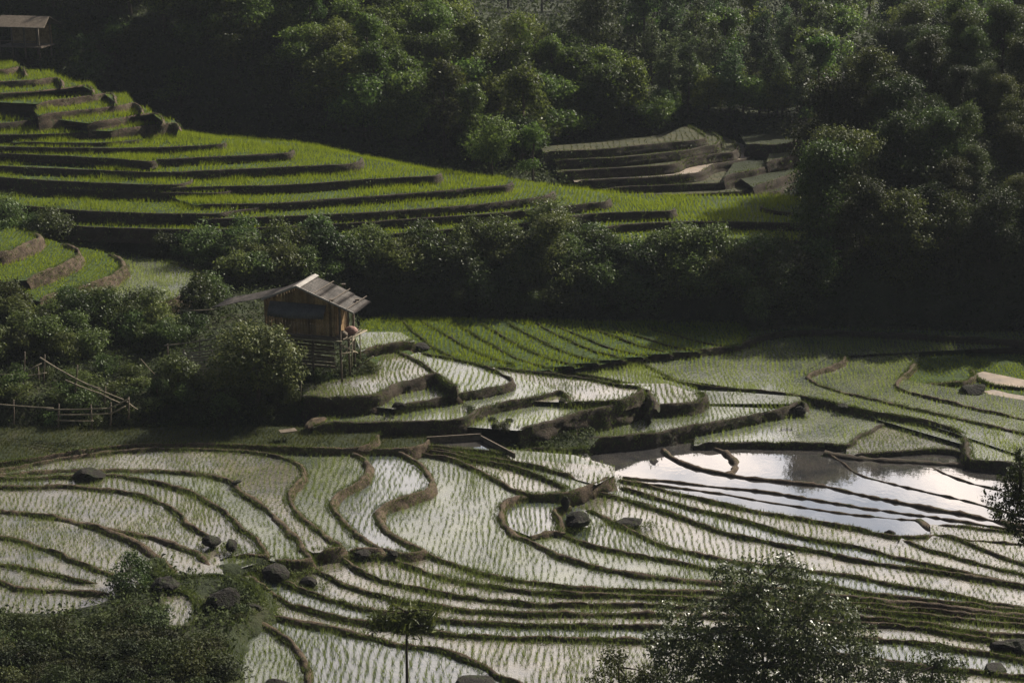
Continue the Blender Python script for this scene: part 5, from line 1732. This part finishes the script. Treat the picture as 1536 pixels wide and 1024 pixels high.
# ------------------------------------------------------------ bamboo fences, steps, poles
def pole(mb, a, b, r=0.035, n=6, sag=0.03):
    a, b = Vector(a), Vector(b)
    L_ = (b - a).length
    k = max(2, int(L_ / 0.5))
    pts = [a.lerp(b, i / k) + Vector((0, 0, -sag * math.sin(math.pi * i / k))) for i in range(k + 1)]
    mb.tube(pts, [r * (1 - 0.25 * i / k) for i in range(k + 1)], n)


def fence(rails, posts, D, label, name='bamboo_fence', r=0.045, mat='bamboo'):
    f = empty(name, tuple(atD(*rails[0][0][:2], D(rails[0][0][0]))))
    org = Vector(f.location)
    for rl in rails:
        mb = MB()
        pts = [Vector(atD(x, y, D(x))) - org for x, y in rl]
        for a, b in zip(pts[:-1], pts[1:]):
            pole(mb, a, b, r)
        mb.build('rail', M[mat], f, True)
    for (x0, y0, x1, y1) in posts:
        mb = MB()
        pole(mb, Vector(atD(x0, y0, D(x0))) - org + Vector((0, 0.05, -0.25)), Vector(atD(x1, y1, D(x0))) - org + Vector((0, 0.05, 0)), r * 1.1)
        mb.build('post', M['pole'], f, True)
    tag(f, label, 'fence')
    return f


fence([[(-25, 604), (80, 612)], [(70, 614), (165, 612)], [(160, 613), (193, 598)], [(85, 622), (168, 620)], [(163, 621), (188, 609)], [(85, 630), (140, 631)]],
      [(86, 634, 88, 606), (137, 636, 136, 607), (165, 632, 166, 604), (192, 622, 193, 596), (20, 630, 20, 600)],
      lambda x: 84.5 + 0.012 * (193 - abs(x)), 'low bamboo rail fence at the foot of the slope at left')
fence([[(60, 536), (96, 558)], [(92, 556), (135, 578), (150, 582)], [(130, 576), (185, 599)], [(98, 570), (150, 590), (180, 604)], [(190, 602), (206, 614)]],
      [(112, 582, 116, 548), (156, 600, 158, 580)],
      lambda x: 88.5 - 0.02 * (x - 60), 'leaning bamboo rails running down the slope at left')
fence([[(-10, 562), (30, 560), (62, 545)], [(5, 568), (70, 559)]],
      [(34, 580, 37, 528), (64, 575, 67, 532), (58, 575, 57, 550)],
      lambda x: 90.5, 'tangle of old posts and rails at the far left edge')
fence([[(246, 518), (300, 511)], [(282, 524), (318, 517)], [(300, 511), (330, 506)]],
      [(251, 533, 251, 516), (299, 530, 299, 510)],
      lambda x: 93.0, 'bamboo handrail beside the path to the hut', 'handrail')
st = empty('bamboo_steps', tuple(atD(300, 545, 91)))
org = Vector(st.location)
for k in range(9):
    mb = MB()
    y = 527 + k * 4.0
    a = Vector(atD(268 + k * 2.5, y + 2.0, 92.6 - k * 0.22)) - org
    b = Vector(atD(316 + k * 2.2, y - 1.0, 92.6 - k * 0.22)) - org
    pole(mb, a, b, 0.045)
    pole(mb, a + Vector((0.1, -0.1, -0.03)), b + Vector((-0.1, -0.09, -0.02)), 0.04)
    mb.build('tread', M['bamboo'], st, True)
for px in (283, 325):
    mb = MB()
    pole(mb, Vector(atD(px - 8, 522, 92.8)) - org + Vector((0, 0, -0.1)), Vector(atD(px + 12, 566, 90.6)) - org + Vector((0, 0, -0.15)), 0.06)
    mb.build('side_rail', M['pole'], st, True)
tag(st, 'rough bamboo steps and landing left of the hut tree', 'steps')
for (x0, y0, x1, y1, D, r, lab) in ((131 + 80, 538, 131 + 101, 561, 90.5, 0.03, 'thin pale pole leaning on the slope left of the steps'),
                                    (534, 552, 560, 534, 90.0, 0.045, 'pale pole lying on the earth slope beside the hut'),
                                    (451, 600, 452, 572, 88.0, 0.03, 'thin white stake below the hut'),
                                    (1078, 0, 1077, 45, 170.0, 0.08, None)):
    if lab is None:
        continue
    mb = MB()
    a, b = atD(x0, y0, D), atD(x1, y1, D)
    pole(mb, a, b, r)
    tag(mb.build('pole', M['bamboo'], None, True), lab, 'pole')
# rail reaching from the lean-to to the left
mb = MB()
pole(mb, atD(280, 466, 94), atD(328, 463, 94), 0.04)
tag(mb.build('pole', M['bamboo'], None, True), 'bamboo rail sticking out from under the lean-to roof', 'pole')
# boards round the small pond
mb = MB()
a, b, c_ = at(640, 655, 1.35), at(721, 650, 1.35), at(772, 682, 1.15)
for p0, p1, hh in ((a, b, 0.34), (b, c_, 0.30)):
    p0, p1 = Vector(p0), Vector(p1)
    d = (p1 - p0)
    L_ = d.length
    Rm = Matrix.Rotation(math.atan2(d.y, d.x), 3, 'Z')
    mb.box((p0 + p1) / 2 - Vector((0, 0, hh / 2)), (L_, 0.08, hh), Rm)
pb = mb.build('pond_edging', M['pole'])
tag(pb, 'weathered board edging round the small pond', 'edging')
# heap of rice straw and a flat sheet at the foot of the slope
lump('straw_heap', at(475, 634, 1.75) + np.array([0, 0, 0.0]), (1.5, 1.0, 0.65), 'bank', sr, 'rounded brown heap of earth and straw at the foot of the slope below the hut', 'heap', rough=0.2)
mb = MB()
q = Vector(at(432, 649, 1.8))
mb.box(q + Vector((0, 0, 0.12)), (0.9, 0.5, 0.05), Matrix.Rotation(0.4, 3, 'Z'))
tag(mb.build('board', M['pole']), 'flat pale board lying beside the straw heap', 'board')

# ------------------------------------------------------------ valley haze
hb = MB()
hb.box((0, 150, 14.0), (1700, 1200, 50.0))
hm = bpy.data.materials.new('haze')
hm.use_nodes = True
hm.node_tree.nodes.clear()
hv = hm.node_tree.nodes.new('ShaderNodeVolumePrincipled')
hv.inputs['Color'].default_value = (0.80, 0.88, 1.0, 1)
hv.inputs['Density'].default_value = 0.00014
hv.inputs['Anisotropy'].default_value = 0.0
ho = hm.node_tree.nodes.new('ShaderNodeOutputMaterial')
hm.node_tree.links.new(hv.outputs[0], ho.inputs['Volume'])
hz = hb.build('haze', hm)
tag(hz, 'thin bluish haze in the valley air', 'haze', kind='stuff')
